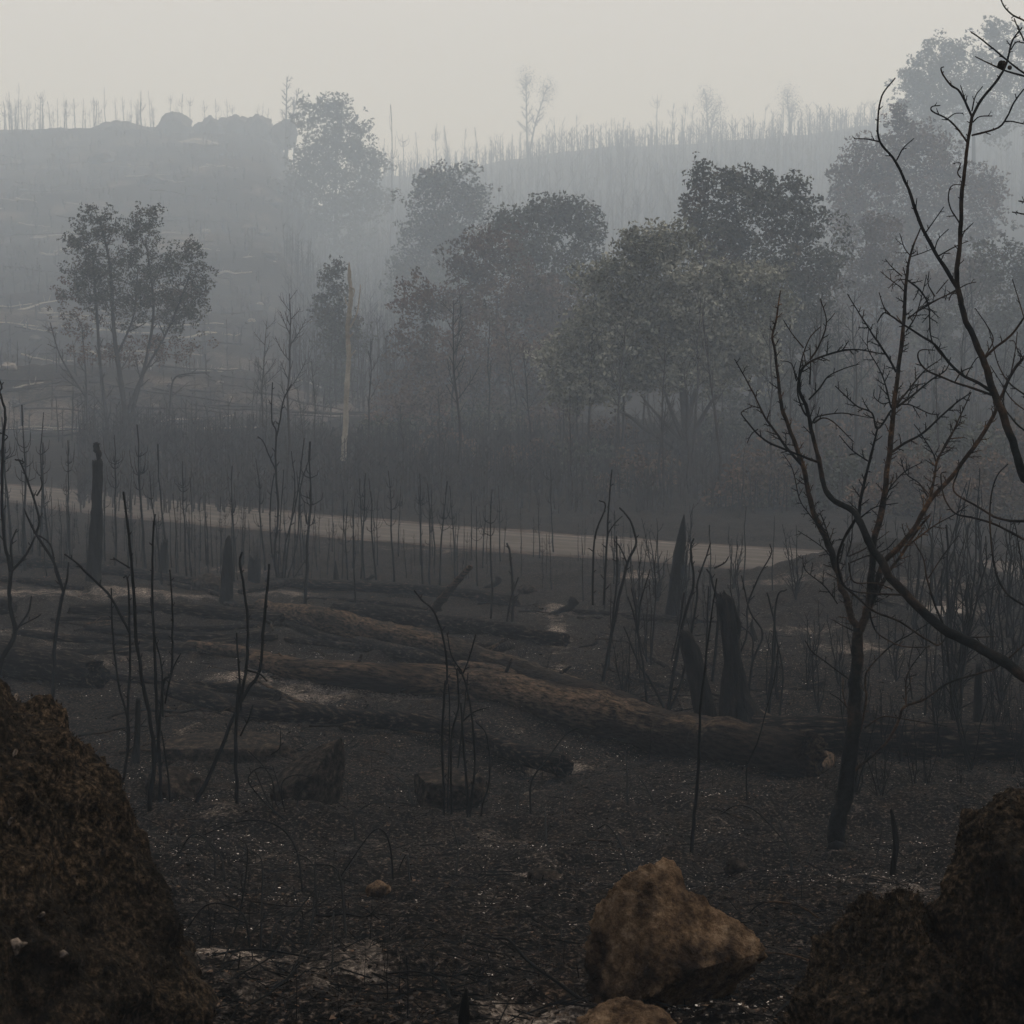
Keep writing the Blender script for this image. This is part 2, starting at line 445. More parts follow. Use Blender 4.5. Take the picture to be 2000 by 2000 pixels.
# ground: char with ash and scorched litter; the 'ash' attribute marks where the pale ash lies
def ground_material():
    m = bpy.data.materials.new('burnt_ground'); m.use_nodes = True
    t = m.node_tree; N = t.nodes; L = t.links
    b = N['Principled BSDF']; b.inputs['Roughness'].default_value = .95; b.inputs['Specular IOR Level'].default_value = .02
    tc = N.new('ShaderNodeTexCoord')
    def noise(s, d=6, r=.65, dist=0):
        n = N.new('ShaderNodeTexNoise'); n.inputs['Scale'].default_value = s; n.inputs['Detail'].default_value = d
        n.inputs['Roughness'].default_value = r; n.inputs['Distortion'].default_value = dist
        L.new(tc.outputs['Object'], n.inputs['Vector']); return n.outputs[0]
    def ramp(src, st):
        r = N.new('ShaderNodeValToRGB')
        while len(r.color_ramp.elements) < len(st): r.color_ramp.elements.new(.5)
        for e, (p_, c_) in zip(r.color_ramp.elements, st):
            e.position = p_; e.color = (*c_, 1)
        L.new(src, r.inputs[0]); return r.outputs[0]
    def mixc(f, a, c):
        x = N.new('ShaderNodeMix'); x.data_type = 'RGBA'
        L.new(f, x.inputs[0]); L.new(a, x.inputs[6]); L.new(c, x.inputs[7]); return x.outputs[2]
    def mapr(src, a, c):
        r = N.new('ShaderNodeMapRange'); r.inputs[1].default_value = a; r.inputs[2].default_value = c
        L.new(src, r.inputs[0]); return r.outputs[0]
    def math_(op, a, c):
        x = N.new('ShaderNodeMath'); x.operation = op; x.use_clamp = False
        for i, q in enumerate((a, c)):
            if isinstance(q, (int, float)): x.inputs[i].default_value = q
            else: L.new(q, x.inputs[i])
        return x.outputs[0]
    fine = noise(34, 8, .75)
    mid = noise(2.6, 8, .7)
    base = ramp(fine, [(.44, (.0008, .0012, .0014)), (.53, (.0065, .0063, .0064)), (.60, (.042, .036, .032)), (.71, (.20, .17, .15))])
    brown = ramp(fine, [(.42, (.0018, .0017, .0016)), (.54, (.0135, .0105, .0085)), (.66, (.095, .070, .054))])
    c = mixc(mapr(mid, .49, .66), base, brown)
    ashc = ramp(fine, [(.38, (.014, .012, .011)), (.5, (.10, .085, .075)), (.64, (.36, .315, .28))])
    at = N.new('ShaderNodeAttribute'); at.attribute_name = 'ash'
    patch = noise(3.4, 9, .72, .6)
    # ash shows where the attribute plus the patch noise is high
    s_ = math_('ADD', at.outputs['Fac'], patch)
    c = mixc(mapr(s_, .62, .95), c, ashc)
    L.new(c, b.inputs['Base Color'])
    bp = N.new('ShaderNodeBump'); bp.inputs['Strength'].default_value = .9; bp.inputs['Distance'].default_value = .03
    L.new(noise(28, 9, .75), bp.inputs['Height']); L.new(bp.outputs[0], b.inputs['Normal'])
    return m
M['ground'] = ground_material()
M['road'] = material('worn_pale_asphalt', [(.3, (.044, .039, .036)), (.7, (.072, .064, .058))], 2.2, bump=.4, bscale=40,
                     stops2=[(.3, (.042, .038, .035)), (.7, (.06, .054, .05))], scale2=.22, thr=(.45, .62))
M['gravel_edge'] = material('sandy_road_shoulder', [(.35, (.012, .010, .009)), (.6, (.06, .046, .039)), (.75, (.13, .10, .085))], 2.5, bump=.4, bscale=30)

# ------------------------------------------------------------------ ground sheet (polar, finer towards the view)
def make_ground():
    az1 = np.linspace(-R(19), R(19), 440)
    az_out = np.concatenate([az1, np.linspace(R(20), 2 * math.pi - R(20), 120)[1:-1]])
    rr = np.concatenate([[0.3, 1, 1.8, 2.6, 3.2], np.geomspace(3.6, 75, 370), np.geomspace(76, 1100, 190)])
    A, Q = np.meshgrid(az_out, rr)
    X = Q * np.sin(A); Y = Q * np.cos(A)
    Z = ground_h(X.ravel(), Y.ravel(), micro=True).reshape(X.shape)
    V = np.stack([X, Y, Z], -1).reshape(-1, 3)
    na, nr = len(az_out), len(rr)
    i = np.arange(nr - 1)[:, None] * na; j = np.arange(na)[None]; j2 = (j + 1) % na
    F = np.stack([i + j, i + j2, i + na + j2, i + na + j], -1).reshape(-1, 4)
    mb = MB(); mb.add(V, F)
    mb.v.append(np.array([[0, 0, float(V[:na, 2].mean())]])); ci = mb.n; mb.n += 1
    mb.addoff([[q, ci, (q + 1) % na] for q in range(na)])
    # face orientation upwards
    mb.f4 = [f[:, ::-1] for f in mb.f4]
    mb.f3 = [f[:, ::-1] for f in mb.f3]
    o = mb.build('ground', M['ground'])
    tag(o, kind='structure')
    # ash attribute
    ash = np.zeros(mb.n)
    VV = np.concatenate(mb.v)
    spots = [(420, 1860, 110, 26, .40), (740, 1860, 60, 40, .24), (1060, 1985, 130, 22, .50), (560, 1900, 200, 70, .16),
             (620, 1350, 130, 26, .32), (480, 1325, 100, 16, .26), (90, 1290, 150, 22, .34), (40, 1160, 150, 9, .42), (260, 1160, 160, 7, .36), (520, 1160, 160, 8, .30), (640, 1195, 60, 10, .2),
             (60, 1240, 110, 9, .35), (760, 1330, 90, 20, .2), (1240, 1128, 70, 7, .5), (1530, 1132, 150, 8, .45), (1860, 1180, 60, 9, .5), (1880, 1200, 90, 8, .35),
             (1560, 1232, 110, 5, .42), (1600, 1260, 40, 7, .4), (1100, 1195, 70, 9, .25), (1090, 1235, 25, 30, .4), (1320, 1270, 120, 10, .25), (1500, 1350, 60, 12, .35), (1730, 1275, 120, 12, .25),
             (1090, 1495, 90, 12, .30), (1050, 1550, 60, 8, .25), (1000, 1700, 160, 30, .12), (860, 1640, 120, 16, .14), (1680, 1730, 120, 30, .16), (500, 1390, 120, 14, .24), (430, 1590, 60, 14, .22),
             (1430, 1210, 120, 9, .28), (1800, 1135, 150, 6, .35), (480, 1115, 80, 8, .30), (900, 1075, 500, 5, .2), (1700, 1265, 50, 6, .4), (1480, 1445, 50, 9, .35), (1240, 1400, 200, 14, .12),
             (820, 1350, 60, 8, .3), (360, 1440, 40, 12, .2), (1420, 1490, 200, 14, .12), (1300, 1620, 300, 20, .08), (620, 1660, 200, 20, .12)]
    rsp = random.Random(3)
    for _ in range(70):
        v_ = rsp.uniform(1240, 2000); spots.append((rsp.uniform(250, 1900), v_, rsp.uniform(14, 70), rsp.uniform(3, 12) * (1 + (v_ - 1240) / 700), rsp.uniform(.05, .14)))
    d = VV[:, 1].clip(.5)
    U = 1000 + FPX * VV[:, 0] / (VV[:, 1].clip(.5) * cp - VV[:, 2] * sp).clip(.3)
    W = 1000 - FPX * (VV[:, 2] * cp + VV[:, 1] * sp) / (VV[:, 1] * cp - VV[:, 2] * sp).clip(.3)
    front = VV[:, 1] > 2
    for (u, v, a, b_, s_) in spots:
        s_ *= .55 if (u > 1200 and v < 1400) else (.95 if v > 1500 else .85)
        g = gp(u, v)
        rx = a / pxm(g[1]); ry = abs(gp(u, v - b_)[1] - gp(u, v + b_)[1]) / 2 + .05
        ash += s_ * np.exp(-((VV[:, 0] - g[0]) / rx) ** 2 - ((VV[:, 1] - g[1]) / ry) ** 2)
    # paler bare soil streaks of the left hillside
    hill = sstep(64, 84, VV[:, 1]) * (1 - sstep(-.09, -.03, VV[:, 0] / d))
    ash += hill * (.035 + .18 * np.maximum(0, fbm(xy3(VV[:, 0], VV[:, 1], .09, .07), 5, 31, .7)) + .10 * np.maximum(0, fbm(xy3(VV[:, 0], VV[:, 1], .5, .4), 3, 33)))
    at = o.data.attributes.new('ash', 'FLOAT', 'POINT')
    at.data.foreach_set('value', ash.astype(np.float32))
    return o
ground = make_ground()

def ribbon(name, lo, hi, z, mat, wob=0.0, seed=0, ncross=3):
    pts = _rp
    T = np.gradient(pts, axis=0); T /= np.linalg.norm(T, axis=1)[:, None]
    Nn = np.stack([-T[:, 1], T[:, 0]], -1)
    rows = []
    for k in range(ncross):
        f = lo + (hi - lo) * k / (ncross - 1)
        o = np.full(len(pts), f)
        if wob and k in (0, ncross - 1):
            o = o + wob * fbm(np.stack([np.arange(len(pts)) * .6, o * 0, o * 0], -1), 3, seed + k)
        p = pts + Nn * o[:, None]
        rows.append(np.column_stack([p, np.full(len(pts), z)]))
    V = np.concatenate(rows); n = len(pts)
    F = []
    for k in range(ncross - 1):
        a = k * n + np.arange(n - 1)
        F.append(np.stack([a, a + 1, a + n + 1, a + n], -1))
    mb = MB(); mb.add(V, np.concatenate(F)[:, ::-1] if lo > hi else np.concatenate(F))
    return tag(mb.build(name, mat), kind='structure')
ribbon('road', -ROADW, ROADW, ROADZ, M['road'], .12, 3, 5)
M['edge_line'] = material('worn_edge_line', [(.4, (.07, .06, .055)), (.6, (.17, .15, .14))], 3, bump=0)
M['wheel_track'] = material('polished_wheel_track', [(.35, (.060, .053, .048)), (.65, (.088, .079, .072))], 1.6, bump=.2, bscale=60)
ribbon('road_marking', ROADW - .34, ROADW - .22, ROADZ + .008, M['edge_line'], .03, 31, 3)
for k_, c_ in enumerate((-1.35, -.45, .55, 1.35)):
    ribbon('road_wheel_track', c_ - .16, c_ + .16, ROADZ + .004, M['wheel_track'], .10, 40 + k_ * 3, 3)
ribbon('road_shoulder', -ROADW - .5, ROADW + .55, ROADZ - .012, M['gravel_edge'], .3, 9, 5)

# ------------------------------------------------------------------ rocks
def rock(name, c, rad, seed, mat, planes=(), rough=.12, freq=1.6, res=90, fine=.02, ffreq=9, rot=0, outline=None):
    n, m = res, res * 2
    th = np.linspace(0.001, math.pi - .001, n); ph = np.arange(m) * 2 * math.pi / m
    TH, PH = np.meshgrid(th, ph, indexing='ij')
    d = np.stack([np.sin(TH) * np.cos(PH), np.sin(TH) * np.sin(PH), np.cos(TH)], -1)
    p = d.copy()
    p = p * (1 + rough * fbm(d * freq + seed * 3.1, 4, seed))[..., None]
    if outline is not None:            # an outline seen from the clearing gives the rock its profile
        oc, ol = outline
        oa = np.array([math.atan2(-(v - oc[1]), u - oc[0]) for u, v in ol]); orr = np.array([math.hypot(u - oc[0], v - oc[1]) for u, v in ol]) * 1.1
        o_ = np.argsort(oa); oa, orr = oa[o_], orr[o_] / pxm(c[1]) / rad[0]
        ph_ = np.arctan2(p[..., 2], p[..., 0])
        f_ = np.interp(ph_, np.concatenate([oa - 2 * math.pi, oa, oa + 2 * math.pi]), np.tile(orr, 3))
        q_ = np.hypot(d[..., 0], d[..., 2]) + 1e-6
        f_ = f_ * (1 + .35 * (1 - q_) ) 
        p = p * np.stack([f_, np.ones_like(f_), f_], -1)
    for (nx, ny, nz, dd) in planes:
        nn = np.array([nx, ny, nz], float); nn /= np.linalg.norm(nn)
        am = np.maximum((p @ nn) - dd, 0)
        p = p - am[..., None] * nn * .93
    p = p * (1 + fine * fbm(p * ffreq + seed, 4, seed + 7, .6))[..., None]
    p = p * np.asarray(rad)
    cr, sr = math.cos(rot), math.sin(rot)
    p = np.stack([p[..., 0] * cr - p[..., 1] * sr, p[..., 0] * sr + p[..., 1] * cr, p[..., 2]], -1)
    V = p.reshape(-1, 3) + np.asarray(c)
    i = np.arange(n - 1)[:, None] * m; j = np.arange(m)[None]; j2 = (j + 1) % m
    F = np.stack([i + j, i + m + j, i + m + j2, i + j2], -1).reshape(-1, 4)
    mb = MB(); mb.add(V, F)
    o = mb.build(name, mat, origin=c)
    return o, V

def fuzz(parent, V, c, n, lmin, lmax, seed, mat, name='moss', zmin=-9):
    """short scorched moss standing off a rock's skin, one joined stuff part"""
    rg = np.random.default_rng(seed)
    cc = np.asarray(c)
    idx = rg.integers(0, len(V), n)
    p = V[idx] + rg.normal(0, .006, (n, 3))
    keep = p[:, 2] > zmin
    p = p[keep]; n = len(p)
    nrm = p - cc; nrm /= np.linalg.norm(nrm, axis=1)[:, None]
    d = nrm * .7 + rg.normal(0, .65, (n, 3)); d /= np.linalg.norm(d, axis=1)[:, None]
    l = rg.uniform(lmin, lmax, n)[:, None] * (0.5 + rg.random((n, 1)))
    s_ = np.cross(d, rg.normal(0, 1, (n, 3))); s_ /= np.linalg.norm(s_, axis=1)[:, None] + 1e-9
    wd = l * rg.uniform(.12, .4, (n, 1))
    a = p - nrm * .004 - s_ * wd; b_ = p - nrm * .004 + s_ * wd
    tip = p + d * l + np.array([0, 0, -.15]) * l
    V3 = np.stack([a, b_, tip], 1).reshape(-1, 3)
    F = np.arange(3 * n).reshape(-1, 3)
    mb = MB(); mb.add(V3, F)
    o = mb.build(name, mat, parent=parent, origin=c, smooth=False)
    o['kind'] = 'stuff'
    return o

def facing_verts(V, c):
    return V

# big mossy boulders close to the camera
c = P(-215, 1985, 4.7)
lb, V = rock('boulder', c, (.74, .85, .86), 3, M['moss_rock'], planes=[(.75, -.45, .5, .80), (.2, -.6, .75, .86)], rough=.13, res=150, fine=.055, ffreq=6)
tag(lb, 'huge boulder furred with scorched brown moss filling the lower left corner', 'boulder')
fuzz(lb, V, c, 60000, .003, .008, 5, M['moss'])
for k, (u, v, s_) in enumerate(((28, 1845, .020), (125, 1855, .008), (40, 1355, .005), (30, 1470, .005), (75, 1780, .005), (15, 1605, .006))):
    # pale lichen crusts on the camera side of the boulder
    d = ray(u, v); d = d / np.linalg.norm(d)
    rel = V - 0
    t = rel @ d
    dist = np.linalg.norm(rel - t[:, None] * d, axis=1) + t * .03
    hit = V[np.argmin(dist)]
    rg = np.random.default_rng(40 + k)
    a_ = np.linspace(0, 2 * math.pi, 15)[:-1]
    rr = s_ * (1 + .35 * rg.normal(0, 1, 14))
    nn = hit - np.asarray(c); nn /= np.linalg.norm(nn)
    e1 = np.cross(nn, [0, 0, 1]); e1 /= np.linalg.norm(e1); e2 = np.cross(nn, e1)
    ring = hit + nn * .010 + (np.cos(a_) * rr)[:, None] * e1 + (np.sin(a_) * rr)[:, None] * e2 * .8
    ring2 = hit - nn * .02 + (np.cos(a_) * rr * 1.15)[:, None] * e1 + (np.sin(a_) * rr * 1.15)[:, None] * e2 * .8
    mb = MB(); mb.add(np.vstack([ring, ring2, (hit + nn * .016)[None]]), [[q, 14 + q, 14 + (q + 1) % 14, (q + 1) % 14] for q in range(14)])
    mb.addoff([[q, (q + 1) % 14, 28] for q in range(14)])
    mb.build('lichen_patch', M['lichen'], parent=lb, origin=c)

c = P(2165, 1990, 4.5)
rb_, V = rock('boulder', c, (.44, .5, .60), 8, M['moss_rock'], planes=[(-.8, -.4, .3, .86), (-.4, -.2, .8, .9)], rough=.15, res=120, fine=.065, ffreq=6)
tag(rb_, 'tall dark mossy boulder rising out of the lower right corner', 'boulder')
fuzz(rb_, V, c, 40000, .003, .008, 6, M['moss'])
c = P(1742, 2075, 4.55)
rb2, V = rock('boulder', c, (.27, .32, .39), 12, M['moss_rock'], planes=[(-.5, -.2, .8, .85)], rough=.16, res=90, fine=.07, ffreq=6)
tag(rb2, 'low mossy boulder in front of the tall one in the lower right corner', 'boulder')
fuzz(rb2, V, c, 40000, .003, .008, 7, M['moss'])

# brown angular rock
g = gp(1300, 2010)
c = P(1312, 1868, g[1] + .25)
br, V = rock('rock', c, (.30, .30, .30), 21, M['brown_rock'],
             planes=[(-.75, -.6, .15, .42), (-.25, -.75, .6, .42), (.45, -.6, .62, .33), (.2, -.9, .15, .44), (.45, -.6, -.65, .36), (-.1, -.5, -.85, .50), (.8, -.5, .1, .74)],
             rough=.09, freq=1.6, res=170, fine=.05, ffreq=9,
             outline=((1312, 1868), [(1490, 1872), (1478, 1925), (1440, 1985), (1380, 2005), (1290, 2010), (1200, 1990), (1160, 1950), (1144, 1880), (1146, 1840), (1164, 1792), (1195, 1760), (1232, 1722), (1270, 1703), (1320, 1702), (1336, 1722), (1345, 1762), (1392, 1786), (1440, 1815), (1468, 1842)]))
tag(br, 'big angular orange-brown rock catching the light, low in the foreground', 'rock')
c = P(1228, 2050, g[1] - .35)
r3, V = rock('rock', c, (.16, .15, .125), 23, M['brown_rock'], planes=[(0, -.5, .8, .75)], rough=.15, res=80, fine=.03)
tag(r3, 'low brown rock cut by the bottom edge, below the big orange-brown rock', 'rock')

def ground_rock(u0, u1, v0, v1, seed, label, mat='dark_rock', planes=(), res=60, deep=1.0, **kw):
    g = gp((u0 + u1) / 2, v1 - 2)
    D = g[1]; s_ = pxm(D)
    rx = (u1 - u0) / 2 / s_ * 1.08; rz = (v1 - v0) / s_ * .62
    c = P((u0 + u1) / 2, v1 - (v1 - v0) * .42, D + rx * deep * .7)
    o, V = rock('rock', c, (rx, rx * deep, rz), seed, M[mat], planes, res=res, **kw)
    return tag(o, label, 'rock')
g = gp(612, 1580); c = P(612, 1512, g[1] + .2)
wr, V = rock('rock', c, (.26, .26, .26), 31, M['dark_rock'], planes=[(-.42, -.42, .80, .16), (.80, -.6, .02, .20), (-.1, -.98, -.1, .42)], rough=.05, res=110, fine=.012, ffreq=8,
             outline=((612, 1512), [(688, 1458), (674, 1440), (648, 1442), (604, 1462), (562, 1488), (538, 1528), (542, 1585), (600, 1600), (660, 1592), (682, 1540), (690, 1490)]))
tag(wr, 'tall wedge-shaped rock with a flat sloping top and black right face', 'rock')
ground_rock(308, 560, 1428, 1500, 32, 'flat sooty slab lying left of the wedge-shaped rock', planes=[(0, -.2, 1, .55), (0, -1, .1, .7)], rough=.15, res=80, deep=.7, fine=.010)
ground_rock(290, 392, 1496, 1572, 33, 'rounded dark rock behind the clump of burnt stems at left', planes=[(.1, -.4, .9, .7)], rough=.15)
ground_rock(806, 945, 1498, 1572, 34, 'low dark rock at the foot of the central clump of burnt stems', planes=[(0, -.2, 1, .6), (-1, -.3, 0, .75)], rough=.15, deep=.8)
ground_rock(1030, 1095, 1698, 1728, 35, 'small black lump of rock above and left of the big brown rock', rough=.2, res=36)
ground_rock(955, 1030, 1740, 1775, 36, 'small sooty rock left of the big brown rock', rough=.2, res=36)
ground_rock(1415, 1458, 1675, 1703, 37, 'fist-sized black rock right above the big brown rock', rough=.2, res=36)
ground_rock(718, 760, 1722, 1752, 38, 'small reddish-brown rock among ash left of centre', 'brown_rock', rough=.2, res=36)
ground_rock(373, 440, 1125, 1160, 39, 'dark rounded rock on the ash left of the stubby charred post', rough=.2, res=40)
ground_rock(1800, 1880, 1185, 1205, 40, 'pale flat rock on the slope near the right edge', 'pale_granite', rough=.2, res=40)
ground_rock(1010, 1045, 1142, 1160, 41, 'small dark rock between the far saplings', rough=.2, res=30)

# rounded boulders on the left ridge
def ridge_rock(u, vt, w_, h_, D, seed, label, mat='granite'):
    D = FAR(D)
    s_ = pxm(D)
    c = P(u, vt + h_ * .62, D)
    o, V = rock('boulder', c, (w_ / 2 / s_, w_ / 2.2 / s_, h_ * .62 / s_), seed, M[mat], rough=.22, freq=2.0, res=50, fine=.05, ffreq=5, planes=[(.5, -.4, .8, .85), (-.5, -.6, .6, .8), (0, -1, .2, .7)])
    tag(o, label, 'boulder', 'boulders on the left ridge')
ridge_rock(232, 240, 150, 60, 268, 51, 'widest low dome of grey rock at the left of the ridge boulders')
ridge_rock(344, 224, 78, 70, 268, 52, 'steep round boulder just right of the widest dome on the ridge')
ridge_rock(410, 228, 66, 60, 270, 53, 'middle rounded boulder of the row on the left ridge')
ridge_rock(462, 223, 90, 66, 272, 54, 'largest flat-topped boulder of the row on the left ridge')
ridge_rock(506, 226, 56, 50, 270, 55, 'small boulder at the right end of the ridge row')
ridge_rock(556, 236, 46, 44, 262, 56, 'pointed boulder left of the big crown on the ridge')
ridge_rock(385, 272, 100, 26, 250, 57, 'pale smooth slab of rock below the ridge boulders', 'pale_granite')
ridge_rock(90, 325, 110, 50, 225, 58, 'broad grey boulder on the hillside at the far left')
ridge_rock(215, 300, 90, 50, 235, 59, 'grey boulder on the hillside under the widest dome')

def slope_rocks():
    rg = random.Random(17)
    for i in range(26):
        u = rg.uniform(-20, 560); v = rg.uniform(290, 820); g = gp(u, v)
        if g[1] < 95: continue
        w_ = rg.uniform(14, 60) * (1 if v < 500 else .6)
        s_ = pxm(g[1]); c = (g[0], g[1], g[2] + w_ * .1 / s_)
        o, V = rock('boulder', c, (w_ / 2 / s_, w_ / 2 / s_, w_ * .3 / s_), 300 + i, M['granite' if i % 3 else 'pale_granite'], rough=.25, freq=2, res=24, fine=.05, ffreq=5)
        tag(o, tell('grey boulder' if i % 3 else 'pale boulder', u, w_, ((22, 'small'), (36, 'middling'), (99, 'broad')), BEYOND, v, ((420, 'high on the hillside'), (600, 'midway up the hillside'), (999, 'low on the hillside'))), 'boulder', 'boulders scattered on the left hillside')
slope_rocks()

# ------------------------------------------------------------------ fallen logs
log_count = [0]
def log(pts, th, label, mat='log', stubs=(), k=26, cat='log', bend=0.0, lift=0.0, group=None, ends=None, knots=True):
    """pts: picture points of the log's axis, resting on the ground below them"""
    seed = 100 + log_count[0] * 7; log_count[0] += 1
    rng = random.Random(seed)
    th = list(th) if hasattr(th, '__len__') else [th] * len(pts)
    Ds = [gp(u, v + t * .42)[1] for (u, v), t in zip(pts, th)]
    Ds = np.array(Ds)
    if len(Ds) > 2:
        x = np.arange(len(Ds)); fit = np.polyval(np.polyfit(x, Ds, 1), x)
        Ds = Ds * .45 + fit * .55
    if ends is not None:
        Ds = Ds + np.linspace(*ends, len(Ds))
    C = np.array([P(u, v, D) for (u, v), D in zip(pts, Ds)])
    rad = np.array([t / 2 / pxm(D) for t, D in zip(th, Ds)])
    C[:, 2] = np.maximum(C[:, 2], ground_h(C[:, 0], C[:, 1]) + rad * .8)
    L = np.linalg.norm(np.diff(C, axis=0), axis=1).sum()
    C = smooth_path(C, 6)
    rad = np.interp(np.linspace(0, 1, len(C)), np.linspace(0, 1, len(rad)), rad)
    n = int(min(220, max(12, L / .05)))
    s_ = np.linspace(0, 1, n)
    sl = np.concatenate([[0], np.cumsum(np.linalg.norm(np.diff(C, axis=0), axis=1))]); sl /= sl[-1]
    C = np.stack([np.interp(s_, sl, C[:, a]) for a in range(3)], -1)
    rad = np.interp(s_, sl, rad)
    ln = s_ * L
    wob = np.stack([fbm(np.stack([ln * 1.1, ln * 0 + a * 9, ln * 0], -1), 3, seed + a) for a in range(3)], -1)
    C = C + wob * rad[:, None] * .16
    T, N, B = frames(C)
    a = np.arange(k) * 2 * math.pi / k
    A, S_ = np.meshgrid(a, ln)
    q = np.stack([np.cos(A) * 1.6, np.sin(A) * 1.6, S_ * 2.2], -1)
    q2 = np.stack([np.cos(A) * 6, np.sin(A) * 6, S_ * 1.3], -1)
    rr = rad[:, None] * (1 + .08 * fbm(q, 3, seed) + .11 * np.abs(fbm(q2, 3, seed + 3)) - .04 + .035 * fbm(np.stack([np.cos(A) * 9, np.sin(A) * 9, S_ * 14], -1), 2, seed + 4))
    # knots and swellings
    if knots:
        for _ in range(max(1, int(L / 1.1))):
            kp, ka = rng.uniform(0, L), rng.uniform(0, 6.28)
            dd = ((S_ - kp) / rad.mean()) ** 2 * 3 + (1 - np.cos(A - ka)) * 6
            rr += rad[:, None] * rng.uniform(.08, .28) * np.exp(-dd)
    V = C[:, None] + (N[:, None] * np.cos(A)[..., None] + B[:, None] * np.sin(A)[..., None]) * rr[..., None]
    # splintered ends
    for e, sg in ((0, -1), (-1, 1)):
        j = np.array([rng.uniform(-.2, .55) for _ in range(k)]); j = (j + np.roll(j, 1)) / 1.6
        V[e] += T[e] * sg * (j * rad[e])[:, None]
    V = V.reshape(-1, 3)
    i = np.arange(n - 1)[:, None] * k; j = np.arange(k)[None]; j2 = (j + 1) % k
    F = np.stack([i + j, i + j2, i + k + j2, i + k + j], -1).reshape(-1, 4)
    org = C[n // 2] - np.array([0, 0, rad.mean()])
    ax = C[-1] - C[0]; ax /= np.linalg.norm(ax); ay = np.cross([0, 0, 1.], ax); ay /= np.linalg.norm(ay); az_ = np.cross(ax, ay)
    RM = np.stack([ax, ay, az_], -1)          # the log's own frame, x along the grain
    mb = MB(); mb.add(V, F)
    for e, sg in ((0, 1), (n - 1, -1)):
        r1 = mb.n
        cen = C[e] + T[e] * sg * rad[e] * .35
        ring = V[e * k:(e + 1) * k] * .45 + C[e] * .55 + T[e] * sg * rad[e] * .15
        mb.v.append(np.vstack([ring, cen[None]])); mb.n += k + 1
        for q_ in range(k):
            qa, qb = e * k + q_, e * k + (q_ + 1) % k
            mb.addoff([[qa, qb, r1 + (q_ + 1) % k, r1 + q_][::-sg]])
            mb.addoff([[r1 + q_, r1 + (q_ + 1) % k, r1 + k][::-sg]])
    mb.v = [(np.concatenate(mb.v) - org) @ RM]
    o = mb.build('fallen_log', M[mat])
    from mathutils import Matrix
    o.location = org; o.rotation_euler = Matrix(RM.tolist()).to_euler()
    tag(o, label, cat, group)
    for (f, du, dv, r_, m_) in stubs:      # stub at fraction f, picture offset, radius factor
        ii = int(f * (n - 1)); p0 = C[ii]; s2 = pxm(p0[1])
        tip = p0 + np.array([du / s2, rng.uniform(-.05, .05), -dv / s2])
        mid = p0 * .5 + tip * .5 + np.array([0, 0, .02])
        mbs = MB(); tube(mbs, smooth_path([p0, mid, tip], 4), np.linspace(rad[ii] * r_, rad[ii] * r_ * .45, 9), 9, .25, seed)
        mbs.v = [(np.concatenate(mbs.v) - org) @ RM]
        mbs.build('branch_stub', M[m_], parent=o)
    return o

log([(925, 1334), (1030, 1362), (1150, 1392), (1290, 1425), (1430, 1455), (1582, 1478)], [62, 74, 84, 92, 92, 84], 'fattest fallen log, brown barked, running from the centre down to the right',
    stubs=[(.17, -30, -24, .45, 'log'), (.36, 72, -18, .40, 'raw_wood'), (.12, 22, -60, .16, 'log_dark')], k=40)
log([(500, 1292), (600, 1308), (700, 1326), (800, 1330), (905, 1326)], [34, 46, 54, 54, 50], 'brown log left of the fattest log, its broken end touching it', stubs=[(.55, 10, -40, .2, 'log_dark'), (.2, -20, -28, .2, 'log')], k=34)
log([(510, 1186), (620, 1212), (740, 1238), (860, 1262), (980, 1300), (1100, 1342), (1250, 1400)], [30, 44, 52, 50, 46, 52, 60], 'longest fallen trunk, lying diagonally above the fattest log',
    stubs=[(.45, -70, 46, .35, 'log_dark'), (.62, 60, -40, .22, 'log'), (.8, 40, -34, .2, 'log_dark')], k=34)
log([(900, 1300), (990, 1318), (1070, 1340), (1150, 1372)], [22, 30, 30, 34], 'curved bough tucked between the longest trunk and the fattest log', k=22)
log([(658, 1188), (760, 1202), (880, 1216), (1000, 1234), (1100, 1250)], [28, 34, 36, 34, 26], 'short straight blackened log lying above the longest trunk', 'log_dark', k=26)
log([(520, 1142), (640, 1143), (780, 1148), (900, 1160), (1005, 1178)], [16, 20, 22, 24, 24], 'thin black log in front of the far saplings, crossed by a leaning one', 'log_dark', k=20)
log([(330, 1345), (440, 1378), (580, 1400), (720, 1406), (850, 1414), (960, 1450), (1095, 1502)], [32, 36, 40, 38, 36, 40, 46], 'long dark log nearest the camera of the pile, ending in the hollow', 'log_dark', stubs=[(.5, 14, -28, .2, 'log_dark'), (.28, 40, 14, .25, 'log_dark')], k=30)
log([(135, 1192), (260, 1190), (400, 1196), (545, 1210)], [20, 24, 26, 26], 'dark log lying level behind the left clump of stems', 'log_dark', k=20)
log([(-120, 1270), (0, 1282), (90, 1300), (182, 1318)], [70, 74, 72, 60], 'thick black log end jutting in from the left edge', 'log_dark', k=34)
log([(120, 1278), (250, 1274), (380, 1268), (520, 1236)], [18, 22, 24, 22], 'slim dark log crossing behind the left clump of stems', 'log_dark', k=18)
log([(370, 1262), (450, 1272), (560, 1302)], [20, 26, 28], 'short brown log end meeting the left end of the brown log', 'log', k=18)
log([(165, 1226), (300, 1240), (420, 1252), (540, 1246)], [13, 17, 18, 14], 'thin charred branch lying between the two slim dark logs', 'log_dark', k=14)
log([(388, 1338), (460, 1342), (540, 1358)], [18, 22, 22], 'stubby dark log on pale ash above the long near log', 'log_dark', k=18)
log([(700, 1256), (780, 1276), (880, 1300)], [26, 34, 26], 'dark bough wedged under the longest trunk near the centre', 'log_dark', k=20)
